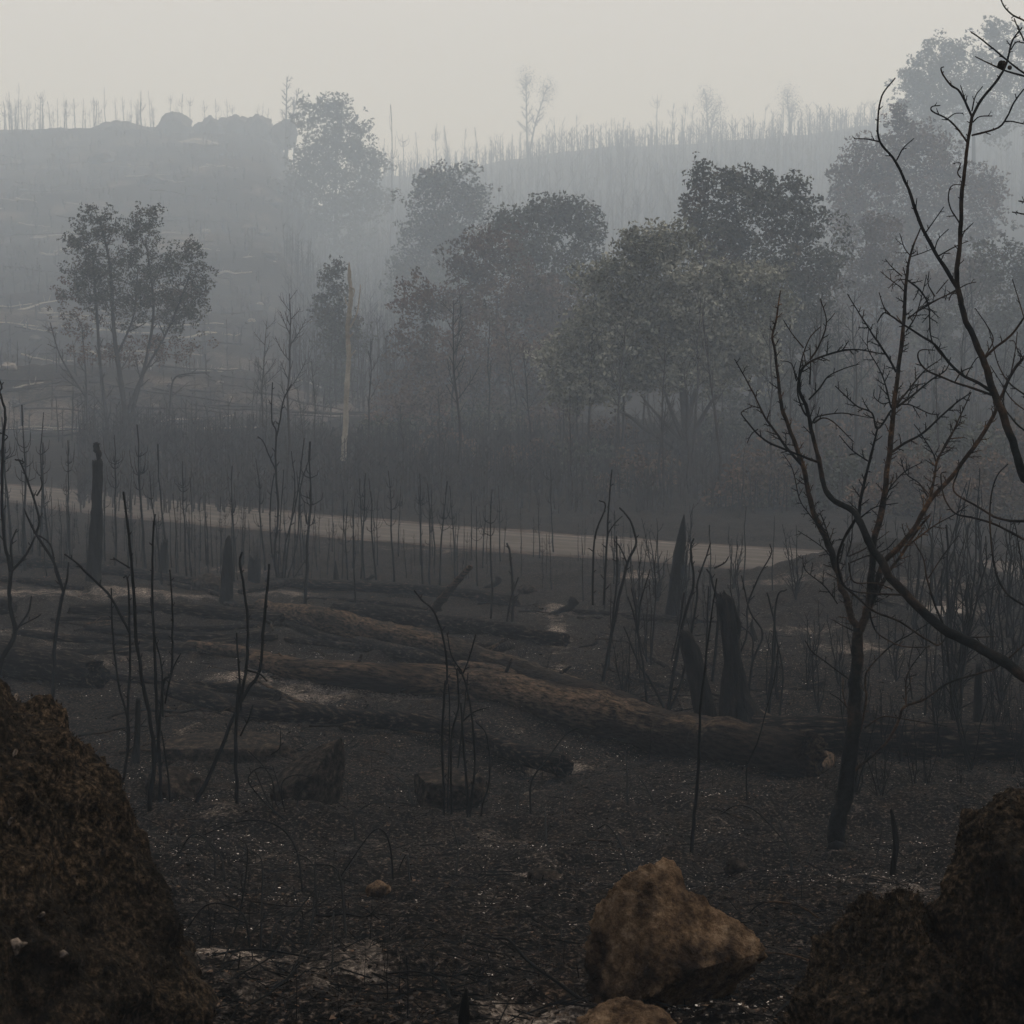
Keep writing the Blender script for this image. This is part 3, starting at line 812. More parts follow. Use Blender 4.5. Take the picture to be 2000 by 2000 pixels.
log([(560, 1252), (680, 1262), (790, 1280)], [12, 15, 13], 'thin dark branch lying over the brown log', 'log_dark', k=14)
log([(900, 1262), (960, 1272), (1000, 1262)], [16, 26, 14], 'dark splintered lump on the far side of the longest trunk', 'log_dark', k=16)
log([(1480, 1428), (1600, 1436), (1760, 1444), (1900, 1450), (2100, 1462)], [66, 72, 78, 84, 88], 'thick dark trunk lying behind the burnt sapling on the right', 'log_dark', k=34)
log([(1120, 1194), (1230, 1201), (1360, 1214)], [10, 12, 12], 'thin straight log on the far slope right of the wedge of wood', 'log_dark', k=12)
log([(1130, 1206), (1300, 1212), (1450, 1218)], [6, 7, 7], 'pale-edged pole lying just below the thin straight log', 'log_dark', k=10)
log([(-60, 1088), (80, 1098), (230, 1116), (400, 1140)], [20, 24, 24, 16], 'burnt log behind the tall charred post at the far left', 'log_dark', k=16)
log([(-30, 1130), (60, 1136), (160, 1150)], [14, 16, 10], 'thin burnt log near the left edge in front of the farthest one', 'log_dark', k=14)
log([(-60, 1180), (0, 1186), (20, 1186)], [34, 34, 26], 'black log stump cut by the left edge', 'log_dark', k=18)
log([(470, 1158), (540, 1140), (600, 1136)], [12, 14, 12], 'short burnt log at the foot of the tall far clump of stems', 'log_dark', k=14)
log([(1600, 1500), (1618, 1480), (1570, 1470)], [20, 26, 18], 'small brown split lump of wood at the end of the fattest log', 'log', k=16)
log([(1610, 1335), (1500, 1360), (1400, 1378)], [12, 14, 12], 'thin burnt branch lying on the slope right of the twin black stumps', 'log_dark', k=12)
log([(1455, 1375), (1500, 1400), (1560, 1432)], [9, 12, 10], 'pale splintered stick beside the black stump', 'log', k=12)
log([(1640, 1165), (1700, 1168), (1770, 1190)], [10, 12, 10], 'small burnt log on the mound at the right', 'log_dark', k=12)
log([(1250, 1272), (1330, 1320), (1400, 1372)], [9, 12, 12], 'thin pole running down to the foot of the twin black stumps', 'log_dark', k=12)
for k, (u, v, w_) in enumerate(((690, 1136, 30), (820, 1118, 20), (960, 1128, 34), (1020, 1150, 22))):
    pass
for q_, t_, l_, m_ in (
    ([(560, 1218), (650, 1250), (760, 1262)], [12, 16, 10], 'dark branch crossing under the longest trunk at its left part', 'log_dark'),
    ([(250, 1215), (380, 1232), (500, 1222)], [12, 14, 9], 'thin black branch lying above the slim dark logs', 'log_dark'),
    ([(440, 1180), (560, 1196), (700, 1196)], [10, 14, 12], 'thin log laid along the upper edge of the longest trunk', 'log_dark'),
    ([(30, 1235), (150, 1250), (300, 1256)], [14, 16, 12], 'thin black log above the thick log end at the left', 'log_dark'),
    ([(180, 1320), (300, 1330), (420, 1352)], [16, 18, 12], 'dark branch leading right from the thick log end', 'log_dark'),
    ([(760, 1300), (860, 1306), (960, 1322)], [14, 20, 16], 'short brown log tucked behind the break in the brown log', 'log'),
    ([(980, 1290), (1080, 1318), (1200, 1352)], [10, 14, 12], 'thin brown limb alongside the right part of the longest trunk', 'log'),
    ([(600, 1168), (720, 1176), (860, 1190)], [8, 10, 8], 'straight thin stick above the short blackened log', 'log_dark'),
    ([(330, 1140), (420, 1160), (480, 1190)], [10, 12, 10], 'black branch left of the pointed charred post', 'log_dark'),
    ([(640, 1392), (560, 1360), (500, 1326)], [7, 9, 6], 'brown stick lying across pale ash under the brown log', 'log'),
    ([(1180, 1300), (1240, 1330), (1320, 1345)], [8, 10, 8], 'thin stick behind the right half of the fattest log', 'log_dark'),
    ([(100, 1210), (220, 1208), (330, 1222)], [9, 11, 8], 'thin burnt stick between the left tree and the log pile', 'log_dark')):
    log(q_, t_, l_, m_, k=14)
def lying_branches():
    rg = random.Random(91)
    for i in range(70):
        u = rg.uniform(60, 1500); v = rg.uniform(1180, 1480) if i < 48 else rg.uniform(1480, 1960)
        if v > 1480 and (u < 380 or (1120 < u < 1500 and v > 1680)): continue
        g = gp(u, v); L = rg.uniform(.25, 1.1) * (1 if v < 1500 else .5); a = rg.gauss(0, .8)
        pts = []
        for t in np.linspace(-.5, .5, 6):
            x = g[0] + math.cos(a) * L * t + rg.uniform(-.03, .03) * L; y = g[1] + math.sin(a) * L * t + rg.uniform(-.03, .03) * L
            pts.append([x, y, gz(x, y) + .03 + rg.uniform(0, .05) * L])
        C = smooth_path(pts, 4); r0 = L * rg.uniform(.012, .022)
        mb = MB(); tube(mb, C, np.linspace(r0, r0 * .4, len(C)), 7, .25, i, True)
        rd = np.linspace(r0, r0 * .4, len(C))
        twigs(mb, C, rd, rg, L * .2, L * .06, L * .3, r0 * .4, 4, (25, 60), level=2, up=.2)
        o = mb.build('fallen_branch', M['log' if i % 4 == 0 else 'char'], origin=C[len(C) // 2])
        tag(o, tell('fallen brown branch' if i % 4 == 0 else 'fallen black branch', u, L, ((.35, 'tiny'), (.6, 'short'), (.85, 'forked'), (9, 'long')), FORE, v, ((1260, 'high in the pile'), (1360, 'amid the logs'), (1480, 'at the pile foot'), (1700, 'on bare ash'), (9999, 'low in front'))), 'branch', 'fallen branches among the logs')
lying_branches()
# leaning pale log across the thin black one
def leaning(pts, th, ends, label, mat, name='leaning_log', cat='log', k=12):
    C = np.array([P(u, v, D) for (u, v), D in zip(pts, ends)])
    C = smooth_path(C, 6)
    rad = np.interp(np.linspace(0, 1, len(C)), np.linspace(0, 1, len(th)), th) / 2 / pxm(np.mean(ends))
    mb = MB(); tube(mb, C, rad, k, .3, 4, True)
    o = mb.build(name, M[mat], origin=C[0])
    return tag(o, label, cat)
g1 = gp(842, 1200); 
leaning([(838, 1200), (865, 1168), (895, 1132), (920, 1106)], [20, 17, 14, 9], [g1[1], g1[1] - .3, g1[1] - .5, g1[1] - .6], 'leaning pale brown log propped over the thin black one', 'log')
g1 = gp(1075, 1203)
def wedge(u0, u1, v0, v1, label, seed, mat='snag', tip=1.0):
    g = gp((u0 + u1) / 2, v1); D = g[1]; s_ = pxm(D)
    rng = np.random.default_rng(seed)
    a = P(u0, v1, D); b_ = P(u1, v1 + 2, D); t_ = P(u0 + (u1 - u0) * tip, v0, D + .1)
    n = 10
    Pt = smooth_path([a, (a + b_ + t_ * 2) / 4 * 1.0, t_], 5)
    mb = MB(); tube(mb, Pt, np.linspace(.3, 1, len(Pt)) * (v1 - v0) / s_ * .38, 9, .35, seed, True)
    o = mb.build('wood_chunk', M[mat], origin=a)
    return tag(o, label, 'wood chunk')
wedge(1072, 1122, 1172, 1200, 'wedge of charred wood at the left end of the thin straight log', 3)
wedge(695, 728, 1124, 1136, 'pointed charred chunk lying behind the thin black log', 5)
wedge(940, 975, 1130, 1150, 'slanting charred chunk right of the leaning log', 6)
wedge(1130, 1165, 1254, 1264, 'tiny black splinter of wood on the open slope below the wedge', 7)

# ------------------------------------------------------------------ charred posts and stumps
def post(pts, th, label, mat='snag', name='charred_stump', cat='stump', k=18, rough=.22, jag=1.0, seed=0, parts=()):
    D = gp(pts[0][0], pts[0][1])[1]; s_ = pxm(D)
    C = np.array([P(u, v, D) for u, v in pts]); C[0, 2] -= .08
    n = max(16, int(abs(pts[0][1] - pts[-1][1]) / 6))
    C = smooth_path(C, 6)
    t = np.linspace(0, 1, n); sl = np.linspace(0, 1, len(C))
    C = np.stack([np.interp(t, sl, C[:, a]) for a in range(3)], -1)
    rad = np.interp(t, np.linspace(0, 1, len(th)), th) / 2 / s_
    T, N, B = frames(C)
    a = np.arange(k) * 2 * math.pi / k
    A, S_ = np.meshgrid(a, t * np.linalg.norm(C[-1] - C[0]))
    rr = rad[:, None] * (1 + rough * fbm(np.stack([np.cos(A) * 1.5, np.sin(A) * 1.5, S_ * 3], -1), 3, seed) + .12 * np.abs(fbm(np.stack([np.cos(A) * 4, np.sin(A) * 4, S_ * 2], -1), 2, seed + 2)))
    V = C[:, None] + (N[:, None] * np.cos(A)[..., None] + B[:, None] * np.sin(A)[..., None]) * rr[..., None]
    rng = np.random.default_rng(seed)
    jg = rng.uniform(-1, 1, k) * jag * rad[-1]
    V[-1] += T[-1] * jg[:, None]
    V[-2] += T[-1] * jg[:, None] * .4
    V = V.reshape(-1, 3)
    i = np.arange(n - 1)[:, None] * k; j = np.arange(k)[None]; j2 = (j + 1) % k
    F = np.stack([i + j, i + j2, i + k + j2, i + k + j], -1).reshape(-1, 4)
    mb = MB(); mb.add(V, F)
    tip = C[-1] - T[-1] * rad[-1] * .6
    mb.v.append(tip[None]); ti = mb.n; mb.n += 1
    e = (n - 1) * k
    mb.addoff([[e + q, e + (q + 1) % k, ti] for q in range(k)])
    o = mb.build(name, M[mat], origin=C[0])
    tag(o, label, cat)
    for (pn, pp, tt, mm) in parts:
        mbp = MB(); Pp = smooth_path([P(u, v, D) for u, v in pp], 5)
        tube(mbp, Pp, np.interp(np.linspace(0, 1, len(Pp)), np.linspace(0, 1, len(tt)), tt) / 2 / s_, 10, .3, seed + 5)
        mbp.build(pn, M[mm], parent=o, origin=C[0])
    return o
post([(181, 1138), (186, 1060), (190, 980), (190, 900)], [30, 25, 20, 18], 'tall leaning charred post with a knobbed top at the left', seed=2, jag=.6,
     parts=[('knob', [(191, 900), (193, 888), (188, 876), (189, 866)], [5, 13, 11, 12], 'snag')])
post([(441, 1182), (444, 1120), (446, 1062), (447, 1046)], [27, 21, 14, 3], 'short pointed charred post on the ash behind the log pile', seed=4, jag=.4)
post([(319, 1122), (320, 1080), (321, 1058)], [17, 15, 13], 'hazy stubby stump behind the pointed post', seed=5)
post([(498, 1135), (497, 1110), (495, 1088)], [24, 24, 18], 'squat hazy stump behind the far tall clump of stems', seed=6)
post([(657, 1142), (656, 1120), (655, 1094)], [14, 9, 2], 'small spike of charred wood before the road', seed=7, jag=.3)
post([(1311, 1200), (1322, 1120), (1331, 1050), (1336, 1005)], [24, 24, 17, 2], 'tall leaning spike of charred trunk in front of the road', seed=8, jag=.3, k=20,
     parts=[('splinter', [(1322, 1150), (1333, 1085), (1338, 1020)], [6, 6, 2], 'snag')])
post([(1452, 1418), (1437, 1360), (1432, 1290), (1424, 1230), (1414, 1178), (1409, 1162)], [100, 58, 34, 32, 34, 14], 'thick black stump with a split two-pronged top and flared foot', seed=9, jag=1.2, k=30, rough=.26,
     parts=[('prong', [(1434, 1250), (1440, 1216), (1430, 1180), (1422, 1164)], [20, 15, 9, 4], 'snag')])
post([(1385, 1412), (1368, 1350), (1354, 1290), (1340, 1248), (1330, 1236)], [44, 42, 34, 30, 12], 'leaning black stump left of the two-pronged stump', seed=10, jag=1.0, k=26)
post([(905, 2040), (906, 1980), (911, 1932)], [26, 22, 4], 'short charred stake sticking up at the bottom edge', seed=11, jag=.6, name='charred_stake', cat='stake')
post([(1742, 1722), (1745, 1690), (1750, 1650), (1744, 1600), (1740, 1580)], [12, 12, 11, 9, 5], 'bent black stake standing left of the tall mossy boulder', seed=12, jag=.6, name='charred_stake', cat='stake', k=10)
post([(264, 1492), (268, 1440), (270, 1365)], [18, 14, 9], 'short thick charred stub within the left clump of stems', seed=13, jag=.6, k=12)
post([(1478, 1245), (1468, 1225), (1470, 1210)], [12, 9, 3], 'small black stub right of the two-pronged stump', seed=14, k=10)
post([(1908, 1445), (1910, 1370), (1912, 1300)], [20, 17, 13], 'upright charred post behind the bough at the right', seed=15, k=12)
# pale snag beyond the road
def pale_snag():
    D = 78.0
    pts = [(671, 900), (672, 870), (675, 830), (676, 770), (681, 700), (679, 640), (685, 585), (683, 545), (682, 512)]
    C = smooth_path([P(u, v, D) for u, v in pts], 5)
    rad = np.interp(np.linspace(0, 1, len(C)), [0, .3, .55, .8, .93, .97, 1], np.array([11, 10, 9, 8, 7, 4, 1.2]) / 2) / pxm(D)
    rad = rad * (1 + .12 * vnoise(C * 1.7, 8))
    e = empty('bare_snag', C[0])
    mb = MB(); tube(mb, C, rad, 14, .3, 5); mb.build('trunk', M['pale_wood'], parent=e, origin=C[0])
    for pp in ([(684, 640), (697, 612), (702, 580), (704, 556)], [(681, 705), (688, 692), (695, 684)], [(684, 560), (692, 566), (690, 580)], [(680, 760), (672, 748)], [(682, 600), (676, 590), (674, 578)], [(681, 660), (690, 650)]):
        mb = MB(); Pp = smooth_path([P(u, v, D - .1) for u, v in pp], 5); tube(mb, Pp, np.linspace(4.2, 2.0, len(Pp)) / 2 / pxm(D), 6)
        mb.build('branch', M['pale_wood'], parent=e, origin=C[0])
    tag(e, 'tall bare snag of pale barkless wood standing beyond the road', 'dead tree')
pale_snag()

# ------------------------------------------------------------------ traced bare trees
def fr(ox, oy, s_=.36232):
    return lambda *q: [(ox + x * s_, oy + y * s_) for x, y in q]
FA, FB = fr(1400, 400, .31056), fr(1400, 900, .31056)
FC = fr(1300, 0); F4 = fr(0, 700); F5 = fr(650, 700); F7 = fr(0, 1300); F8 = fr(650, 1300); F9 = fr(1300, 1300); FD = fr(1150, 1000, .20704)

class Traced:
    """a bare plant whose limbs follow picture points, each limb with its own run in depth"""
    def __init__(s, name, D, seed, label, cat='bare tree', group=None):
        s.D = D; s.rng = random.Random(seed); s.seed = seed
        s.known = []
        s.e = None; s.name = name; s.label = label; s.cat = cat; s.group = group
    def limb(s, pts, w0, w1, mat='char', part='branch', D0=None, D1=None, tw=None, k=7, m=5, drift=.35, ground=False, level=2, world=None):
        if ground:
            g = gp(*pts[0]); D0 = g[1]
        if D0 is None:
            if s.known:
                K = np.array(s.known); dd = (K[:, 0] - pts[0][0]) ** 2 + (K[:, 1] - pts[0][1]) ** 2
                D0 = float(K[np.argmin(dd), 2])
            else: D0 = s.D
        px = sum(math.hypot(a[0] - b_[0], a[1] - b_[1]) for a, b_ in zip(pts[:-1], pts[1:]))
        if D1 is None: D1 = D0 + s.rng.uniform(-1, 1) * drift * px / pxm(D0)
        U = smooth_path(np.array(pts, float), m)
        Ds = np.linspace(D0, D1, len(U))
        C = np.array([P(u, v, d) for (u, v), d in zip(U, Ds)])
        if ground: C[0, 2] -= .05
        if world is not None: C = np.vstack([np.asarray(world, float), C])
        rad = np.linspace(w0, w1, len(C)) / 2 / pxm(D0)
        jit = vnoise(C * 14 + s.seed, s.seed) * rad * .5
        C = C + jit[:, None] * np.array([1, .5, .6])
        if s.e is None:
            s.o = C[0].copy(); s.e = empty(s.name, s.o); tag(s.e, s.label, s.cat, s.group)
        for (u, v), d in zip(U, Ds): s.known.append((u, v, d))
        mb = MB(); tube(mb, C, rad * (1 + .10 * vnoise(C * 30, s.seed + 1)), k, .12, s.seed, False)
        if tw:
            ev, l0, l1 = [q / pxm(D0) for q in tw]
            twigs(mb, C, rad, s.rng, ev, l0, l1, 1.35 / pxm(D0), 4, level=level)
        mb.build(part, M[mat], parent=s.e, origin=s.o)
        return C

TW = (14, 6, 36)
t1 = Traced('burnt_tree', 13.7, 11, 'burnt young tree with a straight brown trunk and spreading bare limbs, right foreground')
t1.limb([(1634, 1672), (1640, 1600), (1652, 1530), (1663, 1440), (1669, 1350), (1674, 1270), (1673, 1229)], 38, 20, 'char', 'trunk', ground=True, k=14, drift=.02)
t1.limb([(1634, 1676), (1632, 1664), (1633, 1650)], 52, 34, 'char', 'root_flare', ground=True, k=12, drift=0)
L_ = FB((880, 1060), (840, 960), (790, 800), (740, 640), (690, 500), (620, 350), (580, 200)) + FA((545, 1640), (500, 1530), (440, 1370), (400, 1220), (380, 1050), (360, 900), (350, 820), (375, 720), (390, 600), (400, 540))
t1.limb(L_, 15, 2.2, 'scorched_limb', tw=TW, k=8)
t1.limb(FA((540, 1640), (450, 1540), (380, 1440), (300, 1330), (240, 1200), (190, 1110), (110, 970)), 6, 1.8, tw=TW)
L_ = FB((900, 1070), (950, 920), (975, 700), (990, 500), (1050, 250)) + FA((1085, 1560), (1130, 1150), (1170, 830), (1190, 500), (1215, 330), (1240, 250), (1285, 140))
t1.limb(L_, 17, 2.4, 'scorched_limb', tw=TW, k=9, level=2)
for q, a, b_ in (
    (FA((1130, 1050), (1050, 920), (970, 800), (900, 690), (820, 560)), 5, 2),
    (FA((1100, 1290), (1010, 1410), (975, 1310), (890, 1270), (820, 1210), (745, 1140)), 4.5, 2),
    (FB((895, 350), (905, 230)) + FA((955, 1640), (990, 1500), (1010, 1410)), 7, 3.6),
    (FA((1100, 1555), (1180, 1500), (1290, 1440), (1400, 1340), (1500, 1250), (1600, 1180)), 6, 2.4),
    (FA((1120, 1280), (1170, 1210), (1300, 1050), (1410, 970)), 5, 1.8),
    (FA((1130, 1275), (1230, 1200), (1350, 1100), (1440, 1040), (1470, 960)), 5, 1.8),
    (FA((1100, 1280), (1050, 1100), (1010, 1010), (950, 900), (955, 780)), 3.4, 1.5),
    (FA((950, 1610), (860, 1550), (770, 1450)), 4, 1.8),
    (FA((1160, 1255), (1220, 1260), (1330, 1310), (1395, 1320)), 3.2, 2),
    (FA((1090, 1240), (1040, 1250), (990, 1210), (990, 1160)), 2.6, 1.6),
    (FA((1220, 325), (1180, 270), (1150, 180)), 2.5, 1.6),
    (FA((1225, 325), (1300, 300), (1370, 270)), 2.5, 1.6),
    (FA((1165, 450), (1110, 400), (1060, 340)), 2.6, 1.6),
    (FA((1160, 520), (1090, 470), (1030, 420)), 2.6, 1.6),
    (FA((1190, 800), (1250, 700), (1290, 570), (1320, 440)), 3.2, 1.6),
    (FA((1200, 720), (1300, 640), (1440, 570), (1510, 530)), 3.2, 2),
    (FA((1190, 465), (1290, 550), (1335, 650), (1345, 830), (1400, 930), (1480, 1010)), 4, 1.7),
    (FA((1185, 470), (1130, 475), (1080, 525)), 2.4, 1.5),
    (FA((1040, 1900), (1090, 1780), (1180, 1680), (1290, 1620)), 4, 1.8),
    (FA((1330, 1840), (1270, 1750), (1190, 1690), (1155, 1590)), 3.6, 1.6),
    (FA((1340, 1810), (1380, 1620), (1290, 1450), (1240, 1380)), 3.4, 1.8),
    (FA((1380, 1620), (1450, 1480), (1530, 1360), (1530, 1260)), 3, 1.6),
    (FB((800, 520), (760, 650), (660, 540), (510, 440)), 3.4, 1.6),
    (FB((760, 900), (680, 790), (560, 690), (540, 600)), 3.2, 1.6),
    (FB((700, 470), (610, 370), (520, 240), (480, 60), (420, -40)), 3.2, 1.5),
    (FB((730, 560), (650, 330), (620, 420)), 2.8, 1.5)):
    t1.limb(q, a, b_, tw=TW, k=6)
# the two brown limbs to the right
t1.limb(FB((985, 860), (1010, 760), (1050, 640), (1150, 540), (1250, 410), (1340, 250), (1480, 100), (1550, 0)) + FA((1650, 1480), (1740, 1330), (1790, 1210), (1860, 1050), (1932, 960), (1990, 880)), 12, 5, 'scorched_limb', tw=TW, k=8)
t1.limb(FB((960, 940), (1010, 820), (1080, 700), (1160, 590), (1250, 450), (1340, 340)), 9, 4, 'scorched_limb', tw=TW)
t1.limb(FB((1340, 250), (1370, 100)) + FA((1390, 1600), (1450, 1500), (1530, 1330), (1600, 1180)), 6, 2, 'scorched_limb', tw=TW)
t1.limb(FB((1190, 540), (1270, 480), (1380, 400), (1490, 340), (1580, 280)), 4, 1.6, 'scorched_limb', tw=TW)
# lower brown shoots off the trunk
t1.limb([(1664, 1508), (1706, 1474), (1735, 1445), (1756, 1405), (1767, 1380), (1807, 1365), (1854, 1333), (1916, 1314), (1952, 1300), (2010, 1250)], 7, 4, 'scorched_limb', tw=(40, 10, 30))
t1.limb(FB((1190, 1530), (1200, 1340), (1310, 1180)), 4, 2, 'scorched_limb', tw=TW)
t1.limb([(1676, 1440), (1686, 1400), (1692, 1366), (1690, 1330), (1698, 1304), (1742, 1260), (1780, 1238), (1819, 1214)], 6, 2, 'scorched_limb', tw=(40, 8, 24))
t1.limb(FB((930, 1680), (1040, 1610), (1150, 1620), (1450, 1670)), 4, 1.8, tw=(40, 8, 24))
t1.limb(FB((840, 1380), (680, 1260), (600, 1200), (555, 1130)), 3.5, 1.8, tw=(40, 8, 20))
t1.limb(FB((830, 1560), (770, 1500), (710, 1460)), 3, 1.6)
t1.limb(FB((860, 1070), (780, 1030), (730, 1000)), 3, 1.6)
t1.limb(FB((870, 1650), (800, 1500), (795, 1360)), 4, 1.8, 'scorched_limb')
t1.limb(FB((1000, 860), (1090, 700), (1140, 610)), 3, 1.6, tw=TW)

# second tree: its boughs reach in from beyond the right edge
t2 = Traced('burnt_tree', 11.0, 23, 'burnt tree at the right edge whose black boughs arch in over the clearing')
base = np.array([5.2, 11.2, gz(5.2, 11.2) - .1])
bough = [(2000, 1320), (1944, 1285), (1881, 1248), (1835, 1220), (1766, 1161), (1726, 1105), (1707, 1074), (1680, 1024), (1670, 1002), (1633, 981), (1610, 951), (1600, 905), (1590, 860), (1577, 800), (1561, 763), (1563, 729), (1583, 706), (1636, 687), (1676, 683), (1726, 692)]
st = P(2000, 1320, 11.0)
t2.o = base; t2.e = empty('burnt_tree', base); tag(t2.e, t2.label, t2.cat)
mb = MB(); tube(mb, smooth_path([base, base + [-.1, 0, 1.0], [4.75, 11.1, .1], [4.3, 11.0, 1.4], [4.1, 11, 2.6], [3.9, 11.1, 3.6]], 6), np.linspace(.13, .03, 31), 14, .15, 3)
mb.build('trunk', M['char'], parent=t2.e, origin=base)
t2.limb(bough[:13], 24, 8.5, k=10, D0=11.0, D1=12.0, tw=(60, 8, 26), world=[[4.95, 11.1, -2.3], [4.3, 11.0, -2.05]])
t2.limb([(1590, 862)] + bough[13:], 8, 2, tw=TW)
main = [(2000, 934), (1984, 875), (1956, 804), (1940, 763), (1925, 710), (1903, 664), (1884, 617), (1870, 565), (1869, 524), (1875, 478), (1878, 400), (1880, 362), (1887, 308), (1894, 254), (1898, 228), (1916, 196), (1948, 156), (1967, 120), (1977, 80), (1996, 54)]
t2.limb(main[:8], 17, 11, k=10, D0=10.4, D1=10.8, tw=(60, 8, 26), world=[[4.75, 11.1, -1.5], [3.6, 10.7, -1.15]])
t2.limb(main[7:15], 10, 6, k=8, drift=.1, tw=(45, 6, 22))
t2.limb(main[14:], 6, 3, k=7, tw=(30, 6, 22))
t2.limb([(1869, 562), (1836, 507), (1807, 456), (1785, 402), (1767, 351), (1749, 315), (1718, 277), (1715, 235), (1722, 188), (1749, 152)], 8, 2.6, k=8, tw=(38, 5, 18))
for q, a, b_ in (
    (FC((1650, 630), (1590, 500), (1540, 460), (1500, 410), (1485, 370), (1500, 360)), 5, 2.4),
    (FC((1630, 770), (1570, 690), (1520, 640), (1440, 600), (1436, 575), (1480, 568)), 4.2, 2.2),
    (FC((1650, 730), (1790, 690), (1840, 630), (1880, 550), (1932, 480)), 4.5, 3),
    (FC((1830, 655), (1870, 655), (1932, 668)), 3, 2.4),
    (FC((1655, 660), (1690, 630), (1760, 625)), 3, 2.2),
    (FC((1520, 640), (1560, 612), (1605, 610)), 2.6, 1.8),
    (FC((1650, 600), (1670, 520), (1710, 465)), 3, 1.8),
    (FC((1620, 555), (1600, 490), (1590, 460)), 2.6, 1.6),
    (FC((1585, 1205), (1540, 1130), (1525, 1060), (1545, 1000), (1620, 998)), 3.2, 2),
    (FC((1590, 960), (1575, 930), (1590, 880), (1550, 880)), 3, 1.8),
    (FC((1155, 765), (1080, 750), (1015, 748)), 3, 2),
    (FC((1245, 865), (1280, 800), (1340, 745)), 3, 1.8),
    (FC((1390, 1270), (1440, 1200), (1500, 1115)), 3, 1.8),
    (FC((1360, 1190), (1350, 1120), (1355, 1068)), 2.6, 1.8),
    (FC((1450, 1350), (1470, 1290), (1525, 1235)), 2.6, 1.8),
    (FC((1470, 1380), (1560, 1330), (1630, 1300)), 3.4, 1.8),
    (FC((1590, 1310), (1610, 1250), (1660, 1200)), 2.8, 1.8),
    (FC((1590, 1550), (1630, 1530), (1675, 1520)), 2.8, 1.8),
    (FC((1575, 1575), (1540, 1590), (1527, 1620)), 2.6, 2.2),
    (FA((1510, 540), (1400, 590), (1300, 650), (1200, 710)), 3.2, 2),
    (FA((1370, 575), (1330, 500), (1335, 420)), 2.8, 1.8),
    (FA((1380, 560), (1420, 510), (1455, 470)), 2.6, 1.8),
    (FA((1720, 1165), (1640, 1120), (1560, 1080), (1480, 1010), (1370, 880), (1280, 820), (1170, 750), (1100, 700), (1050, 680), (1010, 740)), 7, 2.4),
    (FA((1090, 690), (1050, 640), (1020, 550)), 2.8, 1.8),
    (FA((1740, 1200), (1600, 1150), (1480, 1110), (1320, 1040), (1270, 970), (1280, 915), (1370, 915)), 5.5, 2),
    (FA((1680, 970), (1750, 900), (1850, 820), (1932, 710), (1980, 640)), 6, 3),
    (FA((1690, 950), (1740, 850), (1700, 760), (1625, 650)), 3, 1.6),
    (FA((1500, 1110), (1540, 1050), (1610, 1020)), 3, 2.4),
    (FA((1700, 1000), (1640, 960), (1560, 1090)), 2.6, 1.8),
    (FA((640, 1620), (560, 1590), (430, 1540), (300, 1480), (230, 1410), (165, 1330), (160, 1300), (220, 1270)), 5, 2),
    (FA((260, 1410), (220, 1440), (190, 1500)), 2.4, 1.6),
    (FA((580, 1225), (650, 1150), (700, 1080), (800, 1030), (900, 1000)), 4, 1.8),
    (FA((605, 1365), (640, 1330), (790, 1310), (960, 1340)), 4, 1.8),
    (FA((610, 1372), (670, 1340), (740, 1370), (860, 1490)), 3.8, 1.8),
    (FA((590, 970), (640, 890), (690, 740), (650, 590)), 4, 2),
    (FA((690, 740), (720, 710), (742, 680)), 2.2, 1.6),
    (FA((590, 1345), (545, 1300), (510, 1200), (510, 1110), (540, 950), (590, 830), (655, 765)), 4, 2),
    (FA((545, 900), (480, 820), (420, 725)), 2.8, 1.6),
    (FA((585, 1130), (590, 1000), (585, 880)), 3.2, 1.6),
    (FA((500, 1110), (470, 1000), (400, 980)), 2.8, 1.6),
    (FB((870, 370), (790, 510), (760, 640), (790, 770), (870, 850), (1000, 950), (1150, 1010), (1300, 1110), (1390, 1160), (1450, 1100)), 6.5, 3.5),
    (FB((1180, 845), (1000, 835), (860, 820), (780, 770)), 4.5, 2.6),
    (FB((830, 640), (860, 760), (1000, 770), (1110, 810)), 3.6, 2.6),
    (FB((965, 950), (975, 1010), (1010, 1080), (1100, 1140), (1200, 1170), (1340, 1170)), 4, 2.6),
    (FB((900, 360), (1000, 290), (1140, 266)), 3.4, 1.8),
    (FB((830, 600), (920, 560), (980, 520)), 3.4, 2),
    (FB((840, 640), (940, 600), (1060, 560), (1130, 490)), 3.2, 1.8),
    (FB((820, 600), (850, 470), (850, 210)), 3, 1.6),
    (FB((1480, 1090), (1600, 1110), (1750, 1105)), 4, 2),
    (FB((1430, 1040), (1370, 900), (1320, 740), (1300, 620), (1240, 510)), 5, 2.4),
    (FB((1330, 740), (1420, 600), (1520, 470)), 3, 1.6)):
    t2.limb(q, a, b_, k=6, tw=(34, 5, 20))
# arms that come straight in from the right
def inlimb(q, a, b_, D0, w=None):
    u, v = q[0]; s0 = P(u, v, D0)
    t2.limb(q, a, b_, D0=D0, D1=D0 + .4, k=7, tw=(34, 5, 20), world=[[4.25, 11.0, s0[2] - t2.rng.uniform(.9, 1.5)], [4.0, 10.95, s0[2] - t2.rng.uniform(.45, .7)], [s0[0] * .55 + 4.0 * .45, 10.9 + t2.rng.uniform(-.15, .15), s0[2] - t2.rng.uniform(.06, .22)]])
inlimb(FC((1932, 410), (1840, 385), (1760, 350), (1670, 305)), 4.5, 2.4, 10.6)
inlimb(FC((1932, 395), (1860, 340), (1740, 240), (1645, 170)), 4.5, 2.6, 10.8)
inlimb(FC((1932, 110), (1870, 80), (1830, 40), (1800, -20)), 4, 2.6, 10.3)
inlimb(FC((1932, 215), (1900, 150), (1880, 100)), 3.6, 2.4, 10.5)
inlimb(FC((1932, 230), (1890, 228), (1860, 270)), 3, 2.2, 10.5)
inlimb(FC((1932, 1155), (1870, 1143)), 3.4, 2.4, 10.5)
